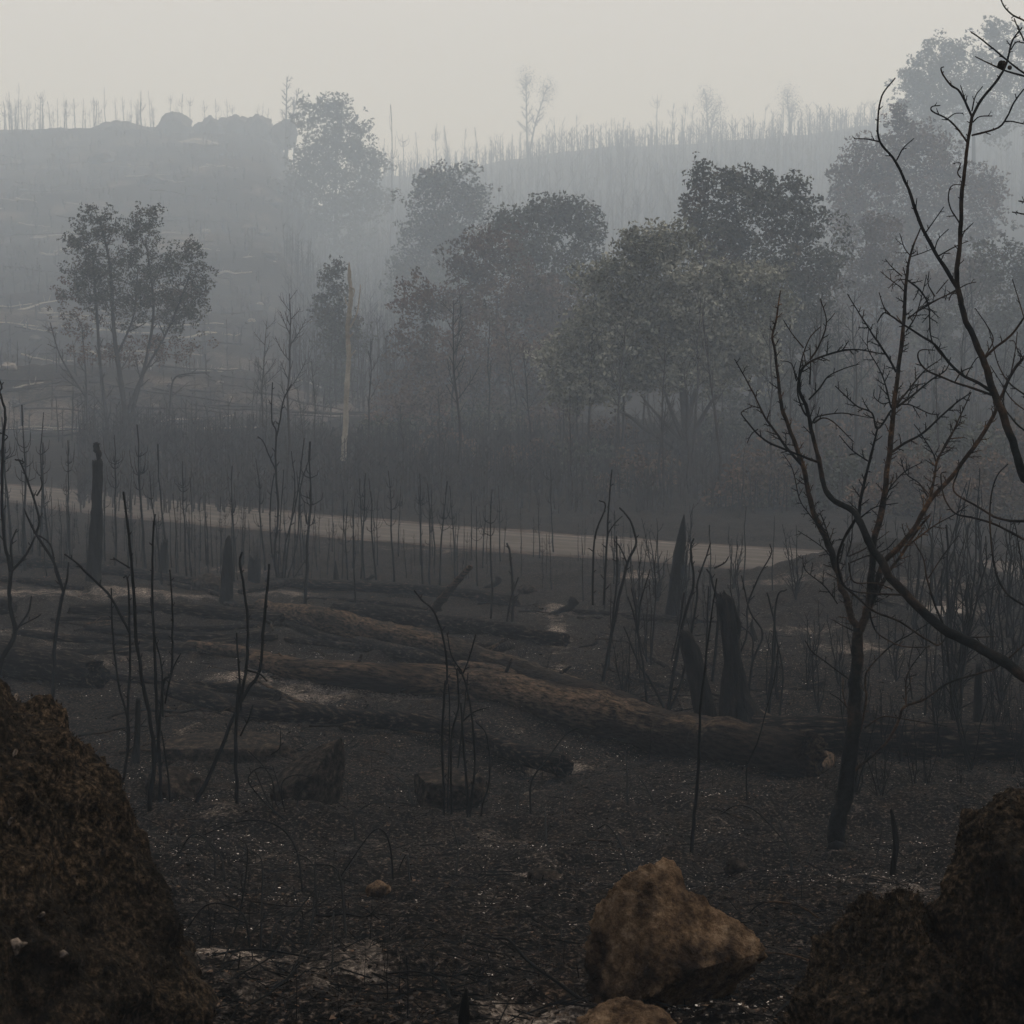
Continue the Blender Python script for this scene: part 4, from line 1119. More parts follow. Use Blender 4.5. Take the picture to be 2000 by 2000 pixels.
inlimb(FC((1932, 1090), (1905, 1083)), 3, 2.4, 10.6)
inlimb([(2000, 1018)] + FB((1830, 375), (1740, 350), (1640, 290), (1490, 190), (1520, 60)), 6, 3, 11.3)
inlimb([(2000, 1054)] + FB((1750, 400), (1620, 360), (1500, 330), (1430, 230), (1410, 90), (1440, 70)), 5, 2.6, 11.6)
inlimb([(2000, 1182)] + FB((1830, 840), (1760, 720), (1725, 500), (1720, 260), (1760, 100), (1830, 20)), 5, 2.4, 11.2)
inlimb([(2000, 620)] + FA((1860, 470)), 3, 2, 11.0)
inlimb([(2000, 840)] + FA((1870, 1360), (1800, 1240), (1850, 1060), (1880, 900), (1890, 800)), 4, 2, 12.2)
inlimb([(2000, 770)] + FA((1840, 1120), (1770, 1000), (1710, 780)), 4, 1.8, 12.5)
inlimb([(2000, 800)] + FA((1860, 1230), (1800, 1140), (1720, 1010)), 3, 1.8, 12.1)
inlimb([(2000, 700)] + FA((1895, 920), (1870, 860), (1840, 855)), 3, 1.8, 12.1)
inlimb([(2000, 1130)] + FB((1880, 420), (1850, 400)) , 3, 1.8, 12.4)
# seed balls clinging near the top
gb = P(1957, 127, 10.7)
def ball(cen, r_, seed):
    th = np.linspace(0.01, 3.13, 10); ph = np.arange(14) * 2 * math.pi / 14
    TH, PH = np.meshgrid(th, ph, indexing='ij')
    d = np.stack([np.sin(TH) * np.cos(PH), np.sin(TH) * np.sin(PH), np.cos(TH)], -1)
    p = d * (r_ * (1 + .08 * fbm(d * 2.5 + seed, 3, seed)))[..., None] + cen
    i = np.arange(9)[:, None] * 14; j = np.arange(14)[None]; j2 = (j + 1) % 14
    mb = MB(); mb.add(p.reshape(-1, 3), np.stack([i + j, i + 14 + j, i + 14 + j2, i + j2], -1).reshape(-1, 4))
    mb.build('gall', M['scorched_limb'], parent=t2.e, origin=base)
ball(gb, .026, 1)
ball(P(1972, 132, 10.7), .013, 2)

# ------------------------------------------------------------------ traced clumps of stems, left and centre
def clump(name, label, limbs, seed, cat='burnt shrub', tw=(34, 5, 18), mat='char_twig'):
    t = Traced(name, 12, seed, label, cat)
    first = True
    for (q, a, b_) in limbs:
        isg = q[0][1] > q[-1][1] and (first or abs(q[0][1] - limbs[0][0][0][1]) < 60)
        t.limb(q, a, b_, mat, 'stem' if isg else 'branch', ground=isg, drift=.06, tw=tw, k=7)
        first = False
    return t
clump('burnt_shrub', 'clump of tall thin black stems in front of the log pile, left foreground', [
    (F7((800, 800), (830, 500), (800, 250)) + F4((760, 1700), (735, 1500), (720, 1250), (700, 1000), (680, 830), (665, 720)), 10, 4),
    (F7((870, 760), (850, 400), (840, 100)) + F4((830, 1500), (820, 1200), (825, 950), (838, 840)), 8, 3.4),
    (F7((790, 790), (850, 420), (880, 100)) + F4((920, 1700), (930, 1500), (930, 1350), (915, 1140)), 6.5, 3.2),
    (F7((650, 690), (690, 450), (690, 300), (640, 100)) + F4((610, 1500), (600, 1240)), 7, 3),
    (F7((690, 430), (690, 200), (700, 20)) + F4((700, 1500), (690, 1200), (665, 1180)), 6.5, 3),
    (F4((700, 1480), (600, 1290), (500, 1190), (420, 1110), (350, 1055)), 5.5, 3.4),
    (F4((700, 1130), (650, 1100), (610, 1075)), 3.6, 2.6),
    (F4((890, 1860), (930, 1680), (975, 1590)), 4, 2.4),
    (F4((880, 1930), (870, 1650), (835, 1500), (810, 1290)), 4, 2.4),
    (F7((920, 760), (900, 550), (870, 350)), 5, 3)], 31)
clump('burnt_shrub', 'forked black stems standing on the ash right of the left clump', [
    (F7((1280, 780), (1270, 400), (1290, 100)) + F4((1290, 1850), (1330, 1650), (1335, 1400), (1310, 1200), (1293, 1090), (1303, 1045)), 8, 4.2),
    (F7((1050, 750), (1150, 550), (1250, 300), (1340, 120)) + F4((1400, 1680), (1430, 1350), (1445, 1200), (1450, 1110)), 9, 4.4),
    (F4((1300, 1900), (1290, 1700), (1275, 1480)), 5, 3.4),
    (F4((1335, 1680), (1400, 1700), (1440, 1740)), 4, 3),
    (F7((1295, 380), (1340, 290), (1365, 210)), 4, 2.6)], 32)
clump('burnt_shrub', 'cluster of thin wavy stems rising in front of the fattest log, centre', [
    (F8((600, 780), (590, 400), (605, 100)) + F5((615, 1750), (610, 1600), (580, 1450), (540, 1360), (480, 1300), (440, 1250)), 5.5, 3),
    (F8((640, 780), (640, 400), (680, 200), (670, 20)) + F5((700, 1700), (740, 1600), (770, 1490)), 5, 2.4),
    (F8((730, 790), (710, 500), (690, 200)), 6.5, 4),
    (F8((740, 790), (765, 500), (740, 200), (690, 20)), 5.5, 3.4),
    (F8((660, 700), (690, 400), (730, 40)), 4, 2.6),
    (F8((700, 300), (760, 250), (840, 225)), 3.6, 2),
    (F8((800, 780), (845, 600), (830, 380), (770, 300)), 4, 2.4),
    (F5((690, 1680), (640, 1600), (615, 1480)), 3, 2),
    (F8((620, 760), (630, 300), (625, 100)), 3.6, 2.2)], 33)
clump('burnt_tree', 'small burnt tree with a Y-shaped top near the left edge', [
    ([(100, 1395)] + F4((290, 1700), (300, 1500), (325, 1330), (345, 1260)), 9, 6.5),
    (F4((345, 1260), (290, 1100), (190, 940), (150, 860), (130, 810)), 6.5, 3),
    (F4((195, 950), (210, 850), (120, 580), (80, 545)), 5.5, 3),
    (F4((345, 1260), (365, 1180), (368, 1100)), 5, 3.4),
    (F4((345, 1260), (300, 1150), (270, 1000), (180, 940)), 4, 3),
    (F4((200, 740), (225, 690), (218, 640)), 3.6, 2.4),
    (F4((110, 570), (130, 560), (100, 545)), 3, 2)], 34, 'bare tree')
clump('burnt_tree', 'tall bare sapling cut by the left edge of the picture', [
    ([(-10, 1390)] + F4((0, 1650), (80, 1480), (50, 1300), (60, 1150)), 11, 8),
    (F4((60, 1150), (20, 960), (12, 800), (15, 500), (28, 330), (20, 250), (0, 180), (10, 150), (-30, 60)), 7.5, 3),
    (F4((60, 1150), (140, 1060), (190, 960)), 6, 4),
    (F4((70, 1140), (60, 1000), (90, 920)), 4.5, 3),
    (F4((85, 1470), (150, 1370), (170, 1280)), 5, 3),
    (F4((110, 1440), (190, 1400), (220, 1380)), 3.4, 2),
    (F4((18, 450), (40, 420), (0, 400)), 3, 2)], 35, 'bare tree')
clump('burnt_shrub', 'tall many-stemmed burnt clump with a forked leader, standing before the road', [
    (F4((1500, 1230), (1480, 1050), (1500, 850), (1485, 560), (1490, 400), (1465, 330), (1468, 130)), 5.5, 2.2),
    (F4((1490, 430), (1510, 330), (1530, 220), (1570, 140)), 3.4, 2),
    (F4((1485, 600), (1450, 520), (1420, 450), (1390, 420)), 3.2, 1.8),
    (F4((1520, 1230), (1540, 1000), (1600, 760), (1640, 430)), 4, 2),
    (F4((1510, 1230), (1460, 1000), (1460, 750), (1480, 620)), 3.6, 2),
    (F4((1540, 1220), (1600, 1000), (1620, 700), (1660, 560)), 3.6, 1.8),
    (F4((1500, 1220), (1510, 900), (1530, 600)), 3, 1.8),
    (F4((1560, 1220), (1620, 1130), (1670, 1050)), 3, 1.8),
    (F4((1530, 1220), (1560, 950), (1590, 700), (1570, 500)), 3, 1.6)], 36)
clump('burnt_shrub', 'pair of crooked burnt stems on the far slope right of centre', [
    (F5((1455, 1740), (1480, 1600), (1540, 1300), (1590, 1100), (1635, 990), (1600, 870), (1545, 805)), 8, 3),
    (F5((1455, 1740), (1490, 1550), (1530, 1200), (1530, 960)), 6, 3),
    (F5((1590, 1110), (1550, 1020), (1515, 980)), 3.6, 2),
    (F5((1400, 1330), (1410, 980), (1470, 800), (1435, 765)), 4.5, 2.4),
    (F5((1460, 1330), (1480, 950), (1490, 760), (1505, 600)), 5, 2.2),
    (F5((1480, 950), (1520, 890), (1560, 850)), 3, 1.8)], 37)
clump('burnt_shrub', 'short two-forked burnt stem behind the leaning log', [
    (F5((965, 1420), (970, 1250), (955, 1050), (940, 995)), 6, 3.4),
    (F5((935, 1430), (960, 1300), (1000, 1180)), 5, 3)], 38)
clump('burnt_shrub', 'wide fan of crooked black stems in front of the twin black stumps', [
    (FD((740, 1900), (800, 1500), (900, 1000), (960, 800), (990, 640), (960, 350), (990, 250)), 8, 3.4),
    (FD((740, 1900), (870, 1600), (1010, 900), (1030, 650), (1110, 420), (1150, 290)), 6, 2.6),
    (FD((740, 1900), (640, 1700), (540, 1530), (480, 1450), (330, 1080)), 6.5, 2.8),
    (FD((560, 1930), (520, 1500), (460, 1150), (420, 950), (370, 800)), 6, 2.8),
    (FD((460, 1150), (490, 850), (580, 540)), 4, 2.4),
    (FD((460, 1150), (440, 900), (400, 720)), 4, 2.2),
    (FD((900, 760), (850, 1100), (780, 1400)), 4, 3),
    (FD((760, 1880), (1000, 1850), (1400, 1760)), 3, 1.6),
    (FD((1080, 1880), (1110, 1300), (1130, 700)), 7, 2.6),
    (FD((1160, 1600), (1220, 1000), (1160, 640), (1110, 540)), 7, 3),
    (FD((1180, 530), (1280, 480), (1320, 420)), 3.6, 2)], 39)
clump('burnt_shrub', 'black coppice stems right of the two-pronged stump', [
    (FD((1500, 1800), (1550, 1400), (1640, 1150), (1520, 930), (1440, 600)), 5.5, 2.6),
    (FD((1680, 1850), (1740, 1400), (1760, 1150), (1720, 900), (1680, 760)), 6.5, 3),
    (FD((1700, 1880), (1730, 1550), (1740, 1200), (1780, 800), (1870, 730)), 6, 2.8),
    (FD((1500, 1700), (1540, 1400), (1540, 1180), (1430, 1070)), 5, 2.4),
    (FD((1400, 1400), (1490, 1150), (1500, 880), (1610, 600), (1720, 400), (1710, 300)), 4.5, 2.2),
    (FD((1800, 1900), (1830, 1500), (1760, 1150)), 5, 3)], 40)
clump('burnt_sapling', 'single slender black pole standing left of the young tree in the foreground', [
    ([(1350, 1668)] + F9((160, 750), (180, 500), (190, 200), (215, 0)) + [(1384, 1240), (1400, 1130)], 8, 2.6)], 41, 'sapling', tw=(90, 5, 14))
clump('burnt_sapling', 'curved thin stem rising over the broken end of the fattest log', [
    ([(1459, 1552)] + F9((435, 620), (440, 540), (500, 400), (540, 250), (590, 60)) + [(1520, 1260)], 3.6, 2)], 42, 'sapling', tw=(90, 5, 14))
clump('burnt_sapling', 'long dark curving stem rising right of the young tree', [
    ([(1896, 1500)] + FB((1540, 1750), (1480, 1500), (1460, 1300), (1440, 1090)), 7, 4),
    (FB((1230, 1500), (1210, 1300), (1240, 1130)), 3, 2)], 43, 'sapling', tw=(60, 5, 16))
clump('burnt_shrub', 'spiky little burnt bush leaning against the wedge-shaped rock', [
    (F7((1560, 850), (1450, 760), (1350, 640), (1345, 590), (1400, 550), (1470, 560)), 4, 2.4),
    (F7((1500, 820), (1480, 700), (1460, 600), (1400, 520), (1340, 460)), 3.4, 1.8),
    (F7((1540, 830), (1520, 640), (1590, 590), (1670, 600)), 3, 1.8),
    (F7((1590, 820), (1610, 700), (1640, 660)), 3, 2),
    (F7((1460, 480), (1510, 440), (1510, 340)), 3, 1.8),
    (F7((1600, 820), (1470, 790), (1300, 740)), 3, 1.8),
    (F7((1520, 830), (1440, 720), (1370, 560)), 3, 1.8),
    (F7((1545, 830), (1500, 640), (1470, 540)), 2.6, 1.6)], 44, tw=(26, 6, 22))

# ------------------------------------------------------------------ arched burnt stalks in the foreground
n_arch = [0]
def arch(q, th, label=None, both=True, mat='char_twig'):
    n_arch[0] += 1; th *= 1.35
    i0 = 0 if q[0][1] >= q[-1][1] else len(q) - 1
    if i0: q = q[::-1]
    D0 = gp(*q[0])[1]
    if both:
        D1 = gp(*q[-1])[1]; D1 = D0 + np.clip(D1 - D0, -.8, .8)
    else: D1 = D0 + .1
    U = smooth_path(np.array(q, float), 5)
    C = np.array([P(u, v, d) for (u, v), d in zip(U, np.linspace(D0, D1, len(U)))])
    C[0, 2] -= .02
    rad = np.linspace(th, th * .6, len(C)) / 2 / pxm(D0)
    mb = MB(); tube(mb, C, rad, 6, .1, n_arch[0])
    twigs(mb, C, rad, random.Random(n_arch[0]), .16, .01, .035, rad[0] * .5)
    o = mb.build('burnt_stalk', M[mat], origin=C[0])
    tag(o, label or tell('burnt stalk in the foreground', q[0][0], th, ((4.1, 'thin'), (5, 'slender'), (99, 'thick')), FORE, q[0][1], ((1650, 'higher up'), (1800, 'midway'), (9999, 'lower down'))), 'stalk', 'arched burnt stalks in the foreground')
for q, th, lb_ in (
    (F7((1160, 1160), (1150, 1000), (1080, 915), (1020, 925), (950, 1040)), 3.4, 'leftmost low hooped stalk beside the huge mossy boulder'),
    (F7((1215, 1170), (1190, 1030), (1100, 925), (1050, 925)), 3.4, 'hooped stalk just right of the leftmost low hoop'),
    (F7((1630, 1200), (1600, 1000), (1520, 880), (1400, 835), (1250, 850), (1100, 912)), 3.4, 'widest hooped stalk, arching above all the others on the left'),
    (F7((1345, 1490), (1310, 1340), (1200, 1285), (1100, 1300), (1000, 1430)), 3.6, 'hooped stalk above the brightest ash patch by the mossy boulder'),
    (F7((1150, 1700), (1230, 1530), (1300, 1300), (1335, 1000), (1285, 930)), 3.4, 'long stalk leaning right with its tip bent back left'),
    (F7((1405, 1500), (1412, 1250), (1410, 1050), (1350, 995)), 3.4, 'upright stalk with a bent-over tip among the left hoops'),
    (F7((1868, 1500), (1850, 1300), (1835, 1150), (1790, 1080), (1650, 1075)), 3.8, 'stalk bent like a walking stick, farthest right of the left hoops'),
    (F7((1710, 1370), (1700, 1150), (1680, 1060), (1600, 1010)), 3.4, None),
    (F7((1455, 1520), (1480, 1400), (1540, 1350), (1620, 1320), (1635, 1370)), 3.4, None),
    (F7((1060, 1790), (1300, 1660), (1480, 1550), (1580, 1360), (1720, 1180)), 3.6, None),
    (F7((1200, 1910), (1500, 1730), (1700, 1500), (1800, 1340)), 3.6, 'long straight stalk slanting up to the right at the bottom left'),
    (F7((1000, 1620), (1200, 1550), (1400, 1530), (1600, 1560), (1750, 1590)), 4, 'stalk lying almost flat across the pale ash patch'),
    (F7((1100, 1760), (1250, 1560), (1450, 1330), (1580, 1180)), 3, None),
    (F7((1500, 1780), (1600, 1600), (1680, 1400), (1730, 1180)), 3, None),
    (F7((1450, 1250), (1500, 1130), (1560, 1050)), 2.6, None),
    (F7((1790, 1670), (1795, 1500), (1800, 1330)), 3.2, None),
    (F7((1660, 1500), (1690, 1300), (1700, 1020)), 3, None),
    (F7((1840, 1140), (1890, 1070), (1930, 1020)), 2.6, None),
    (F8((120, 930), (120, 810), (200, 745), (300, 735), (450, 750)), 3.2, 'low wide hooped stalk before the dark rock in the centre'),
    (F8((325, 1150), (310, 980), (270, 890), (200, 910), (40, 1140)), 3.2, 'hooped stalk standing alone left of centre'),
    (F8((70, 1510), (50, 1200), (0, 1080)), 4.4, None),
    (F8((1070, 830), (1070, 630), (1160, 500), (1250, 380), (1330, 335), (1400, 345)), 3.2, 'tall hooped stalk in the hollow below the fattest log'),
    (F8((985, 820), (1000, 720), (1025, 620)), 3.6, None),
    (F8((670, 1930), (660, 1860), (580, 1700), (450, 1650), (300, 1660)), 5.5, 'thick hooped stalk ending beside the short charred stake'),
    (F8((1420, 1870), (1350, 1810), (1200, 1700), (1050, 1590), (950, 1480), (870, 1470)), 7, 'dark branch lying aslant against the big brown rock'),
    (F8((665, 1130), (675, 980), (640, 850)), 3.2, None),
    (F8((415, 1190), (400, 1020), (350, 1110)), 3.2, None),
    (F8((1150, 950), (1145, 780)), 4, None), (F8((1265, 850), (1245, 780), (1243, 670)), 3, None),
    (F8((1600, 1110), (1550, 960), (1480, 860), (1430, 880)), 3.6, 'hooked stalk between the black pole and the big brown rock'),
    (F8((1590, 740), (1585, 560), (1575, 460)), 3.6, None),
    (F8((1730, 730), (1680, 640), (1630, 580)), 3.4, None), (F8((430, 740), (400, 650), (340, 595)), 3.6, None),
    (F9((400, 1400), (500, 1290), (620, 1275), (750, 1310), (870, 1390), (1010, 1440)), 3.6, 'brown stalk arching from the big brown rock towards the right boulders'),
    (F9((830, 1610), (680, 1560), (530, 1545)), 3.8, 'brown stalk lying right of the big brown rock'),
    (F9((680, 1110), (660, 960), (610, 830)), 4.4, None),
    (F9((690, 1010), (600, 900), (480, 780), (380, 755), (300, 800)), 2.8, 'long low hoop left of the foot of the young tree'),
    (F9((310, 1340), (300, 1200)), 4, None), (F9((745, 1110), (790, 990), (850, 900)), 3, None),
    (F9((1020, 1280), (1080, 1160), (1130, 1060), (1170, 870)), 3, None)):
    arch(q, th, lb_, mat='scorched_limb' if lb_ and 'brown stalk' in lb_ else 'char_twig')

# ------------------------------------------------------------------ generated burnt saplings
def sapling_mesh(H, seed, kind):
    """H metres tall, standing at the origin"""
    rng = random.Random(seed); mb = MB()
    n = 9
    z = np.linspace(0, H, n)
    lean = rng.uniform(-.04, .04)
    wx = np.cumsum([rng.uniform(-.018, .018) * H for _ in range(n)]) * .6; wy = np.cumsum([rng.uniform(-.012, .012) * H for _ in range(n)]) * .6
    C = np.stack([wx + lean * z, wy, z], -1); C[0, :2] = 0
    r0 = .0085 * H + .006
    rad = np.linspace(r0, r0 * .28, n)
    if kind in ('pine', 'pole'):
        tube(mb, C, rad, 6, .08, seed)
        nw = rng.randint(3, 6) if kind == 'pine' else rng.randint(0, 2)
        hs = sorted(rng.uniform(.35, .88) for _ in range(nw))
        for h in hs:
            p = np.array([np.interp(h * H, z, C[:, a]) for a in range(3)])
            nb = rng.randint(1, 5)
            for q in range(nb):
                a = rng.uniform(0, 6.28); l = H * rng.uniform(.08, .20) * (1.15 - h * .5)
                d = np.array([math.cos(a), math.sin(a), 0])
                rise = rng.uniform(.45, 1.6); l *= rng.uniform(.4, 1.25)
                pts = np.array([p, p + d * l * .28 + [0, 0, l * .12], p + d * l * .5 + [0, 0, l * .42 * rise], p + d * l * .56 + [0, 0, l * .95 * rise]])
                tube(mb, pts, [r0 * .32, r0 * .26, r0 * .2, r0 * .14], 4)
        twigs(mb, C, rad, rng, H * .05, H * .008, H * .03, r0 * .22, 3)
        if rng.random() < .4:
            tube(mb, C[-2:] + [[.01, 0, 0], [.01, 0, 0]], [r0 * .5, r0 * .5], 5)
    else:
        ns = rng.randint(3, 6)
        for s_ in range(ns):
            a = rng.uniform(0, 6.28); sp_ = rng.uniform(.04, .28)
            hh = H * rng.uniform(.55, 1.0) if s_ else H
            m = 8; t = np.linspace(0, 1, m)
            wob = np.cumsum([[rng.uniform(-.03, .03), rng.uniform(-.03, .03)] for _ in range(m)], axis=0) * H * .8; wob[0] = 0
            Q = np.stack([math.cos(a) * sp_ * hh * t + wob[:, 0], math.sin(a) * sp_ * hh * t + wob[:, 1], hh * t], -1)
            rd = np.linspace(r0, r0 * .3, m)
            tube(mb, Q, rd, 5, .08, seed + s_)
            twigs(mb, Q, rd, rng, H * .13, H * .05, H * .26, r0 * .5, 4, (22, 48), level=2, up=.25)
    return mb

protos = {}
for kd, nv in (('pine', 18), ('pole', 6), ('shrub', 14)):
    protos[kd] = [sapling_mesh(1.0 * 3, 500 + 17 * i + len(kd) * 91, kd).mesh('burnt_' + ('shrub' if kd == 'shrub' else 'sapling'), M['char_twig']) for i in range(nv)]
rs = random.Random(5)
SZ = ((45, 'tiny'), (75, 'short'), (105, 'medium-height'), (140, 'tall'), (999, 'very tall'))
def plant(kd, u, vb, vt, label, group, D=None, cat=None, name=None):
    g = gp(u, vb) if D is None else P(u, vb, D)
    x, y = g[0], g[1]; z0 = gz(x, y) if D is None else g[2]
    H = (vb - vt) / pxm(y)
    me = rs.choice(protos[kd])
    o = bpy.data.objects.new(name or ('burnt_shrub' if kd == 'shrub' else 'burnt_sapling'), me)
    col.objects.link(o)
    s_ = H / 3.0
    o.location = (x, y, z0 - .03); o.scale = (s_ * rs.uniform(.85, 1.15), s_, s_)
    o.rotation_euler = (rs.uniform(-.04, .04), rs.uniform(-.05, .05), rs.uniform(0, 6.28))
    tag(o, label, cat or ('burnt shrub' if kd == 'shrub' else 'sapling'), group)
    return o
GS = 'burnt saplings between the clearing and the road'
special = {285: 'burnt pine sapling with two lyre-shaped tiers of twigs left of the forked clump', 958: 'tallest bare sapling right of the leaning log, with a cross of upswept twigs',
           770: 'burnt sapling carrying three lyre-shaped tiers of twigs, left of centre before the road', 78: 'tallest lyre-branched sapling near the left edge', 1272: 'slender sapling with two side twigs left of the tall charred spike',
           595: 'lone slim pole just right of the tall many-stemmed clump', 457: 'slim bare pole right above the short pointed charred post'}
for (u, vt, vb, kd) in ((25, 809, 1105, 'pine'), (49, 787, 1112, 'pine'), (78, 801, 1108, 'pine'), (138, 856, 1100, 'pine'), (225, 845, 1102, 'pine'), (285, 825, 1108, 'pine'), (327, 863, 1110, 'pole'), (316, 914, 1140, 'pine'),
                        (365, 896, 1128, 'pine'), (407, 982, 1122, 'pine'), (457, 906, 1135, 'pine'), (518, 890, 1112, 'pine'), (595, 857, 1185, 'pine'), (120, 968, 1112, 'pine'), (175, 900, 1100, 'pole'), (205, 930, 1098, 'pine'),
                        (668, 990, 1130, 'pole'), (680, 975, 1140, 'pine'), (705, 920, 1130, 'pine'), (713, 930, 1135, 'pole'), (735, 930, 1135, 'pine'), (770, 915, 1140, 'pine'), (826, 920, 1145, 'pine'), (840, 940, 1147, 'pine'),
                        (858, 935, 1150, 'pine'), (889, 945, 1132, 'pine'), (933, 985, 1150, 'pine'), (958, 950, 1212, 'pine'), (910, 1035, 1130, 'pole'), (1018, 1055, 1132, 'pine'), (1078, 1035, 1157, 'pine'), (1272, 1035, 1282, 'pine'),
                        (1139, 1050, 1182, 'pine'), (695, 1000, 1185, 'pole'), (640, 1010, 1120, 'pine'), (620, 1000, 1112, 'pine'), (560, 960, 1110, 'pine'), (10, 870, 1100, 'pine'), (100, 860, 1104, 'pine'), (250, 960, 1104, 'pine'),
                        (1060, 1070, 1150, 'pine'), (1180, 1040, 1200, 'pine'), (1225, 1060, 1180, 'pine'), (1440, 1050, 1230, 'shrub'), (430, 1010, 1125, 'pole'), (345, 960, 1120, 'pole')):
    plant(kd, u, vb, vt, special.get(u, tell('thin bare pole' if kd == 'pole' else 'charred sapling', u, vb - vt, SZ, ROADSIDE, vb, ((1104, 'by the road'), (1135, 'between road and logs'), (1300, 'near the logs')))), GS)
for i in range(230):
    u = rs.uniform(-20, 1250) if i % 3 else rs.uniform(-20, 620); vb = rs.uniform(1078, 1135) - (10 if u < 300 else 0)
    h = rs.uniform(25, 110) if rs.random() < .7 else rs.uniform(80, 170)
    kd = rs.choice(('pine', 'pole', 'pine'))
    plant(kd, u, vb, vb - h, tell('thin bare pole' if kd == 'pole' else 'charred sapling', u, h, SZ, ROADSIDE, vb, ((1092, 'at the road edge'), (1112, 'close before the road'), (1300, 'just behind the logs'))), GS)
GR = 'burnt shrubs on the slope at the right'
for i in range(92):
    u = rs.uniform(1180, 2040); vb = rs.uniform(1130, 1420)
    D = gp(u, vb)[1]
    h = rs.uniform(.9, 2.6) * pxm(D) * .9
    if u < 1500: h = min(h, 170)
    elif u < 1780: h = min(h, 150)
    if 1500 < u < 1720 and i % 2: continue
    if 1290 < u < 1480 and vb > 1260: continue
    kd = rs.choice(('shrub', 'shrub', 'pole', 'shrub'))
    plant(kd, u, vb, vb - h, tell('burnt pole' if kd == 'pole' else 'wiry burnt shrub', u, h, ((90, 'small'), (140, 'middling'), (200, 'tall'), (999, 'very tall')), SLOPE, vb, ((1190, 'near the road'), (1260, 'up the dark slope'), (1340, 'midway down the slope'), (2000, 'low on the slope'))), GR)
for i in range(26):
    u = rs.uniform(1660, 2040); vb = rs.uniform(1430, 1580)
    D = gp(u, vb)[1]
    plant('shrub', u, vb, vb - rs.uniform(.3, 1.0) * pxm(D), tell('tangled burnt bush', u, vb, ((1480, 'low'), (1530, 'small'), (9999, 'nearer low')), SLOPE, vb, ((1480, 'against the thick dark trunk'), (1530, 'before the thick dark trunk'), (2000, 'behind the mossy boulder'))), 'low burnt shrubs at the right')
for i in range(34):
    u = rs.uniform(380, 1650); vb = rs.uniform(1180, 1560)
    D = gp(u, vb)[1]
    plant('pole' if i % 2 else 'shrub', u, vb, vb - rs.uniform(.12, .5) * pxm(D), tell('burnt stub', u, vb, ((1300, 'far'), (1420, 'short'), (9999, 'near')), FORE, vb, ((1300, 'above the log pile'), (1420, 'among the logs'), (9999, 'below the log pile'))), 'short burnt stubs among the logs', cat='stub', name='burnt_stub')
for i in range(150):
    u = rs.uniform(340, 1800); vb = 1500 + 500 * rs.random() ** 1.3
    D = gp(u, vb)[1]
    hs = rs.uniform(.05, .22)
    plant('pole', u, vb, vb - hs * pxm(D), tell('upright burnt stub', u, hs, ((.09, 'tiniest'), (.13, 'tiny'), (.18, 'short'), (9, 'taller')), FORE, vb, ((1560, 'farther out'), (1680, 'on open ash'), (1820, 'nearer'), (9999, 'near the bottom'))), 'tiny burnt stubs in the foreground', cat='stub', name='burnt_stub')
for i in range(16):
    u = rs.uniform(150, 700); vb = rs.uniform(1560, 1900)
    if u < 380: continue
    D = gp(u, vb)[1]
    plant('shrub', u, vb, vb - rs.uniform(.12, .3) * pxm(D), tell('wiry burnt tuft', u, vb, ((1650, 'small'), (1780, 'low'), (9999, 'nearest')), FORE, vb, ((1650, 'on far ash'), (1780, 'on the open ash'), (9999, 'near the bottom edge'))), 'burnt tufts in the foreground', cat='stub', name='burnt_stub')

# ------------------------------------------------------------------ loose litter on the ground
def litter(name, n, ulim, vlim, smin, smax, mat, seed, shape='shard', lift=.004, clus=None):
    rg = np.random.default_rng(seed)
    X = []; Y = []
    # spread over the ground seen between two picture heights
    Dn, Df = gp(1000, vlim[1])[1], gp(1000, vlim[0])[1]
    y = np.exp(rg.uniform(math.log(Dn), math.log(Df), n))
    x = (rg.uniform(ulim[0], ulim[1], n) - 1000) / FPX * y
    if clus is not None:
        dens = fbm(xy3(x, y, 1.4, 1.4), 3, clus)
        k = dens + rg.uniform(-.3, .3, n) > .18
        x, y = x[k], y[k]
    n = len(x)
    z = ground_h(x, y, micro=True) + lift
    p = np.stack([x, y, z], -1)
    s_ = rg.uniform(smin, smax, n) * (.5 + rg.random(n)) * (1 + np.clip(y - 8, 0, 40) * .05)
    if shape == 'shard':
        v = rg.normal(0, 1, (n, 4, 3)); v /= np.linalg.norm(v, axis=2)[..., None]
        v *= s_[:, None, None] * np.array([1.2, 1.2, .5])
        V = (p[:, None] + v).reshape(-1, 3)
        b_ = np.arange(n)[:, None] * 4
        F = np.concatenate([b_ + np.array(q) for q in ([0, 1, 2], [0, 3, 1], [0, 2, 3], [1, 3, 2])])
    else:
        d = rg.normal(0, 1, (n, 3)); d[:, 2] *= .18; d /= np.linalg.norm(d, axis=1)[:, None]
        sd = np.cross(d, [0, 0, 1.]); sd /= np.linalg.norm(sd, axis=1)[:, None]
        l = s_[:, None]; wd = np.maximum(l * .035, .0022)
        up_ = np.array([0, 0, 1.]) * wd * 1.6
        a = p - d * l; b2 = p + d * l + [0, 0, .01]
        V = np.stack([a - sd * wd, a + sd * wd, a + up_, b2 - sd * wd, b2 + sd * wd, b2 + up_], 1).reshape(-1, 3)
        b_ = np.arange(n)[:, None] * 6
        F = np.concatenate([b_ + np.array(q) for q in ([0, 3, 4], [0, 4, 1], [1, 4, 5], [1, 5, 2], [2, 5, 3], [2, 3, 0])])
    mb = MB(); mb.add(V, F)
    return tag(mb.build(name, M[mat], smooth=False), kind='stuff')
litter('charred_litter', 65000, (-150, 2150), (1240, 2080), .004, .013, 'litter', 1)
litter('scorched_leaf_litter', 36000, (-150, 2150), (1150, 2080), .004, .010, 'brown_litter', 2, clus=21)
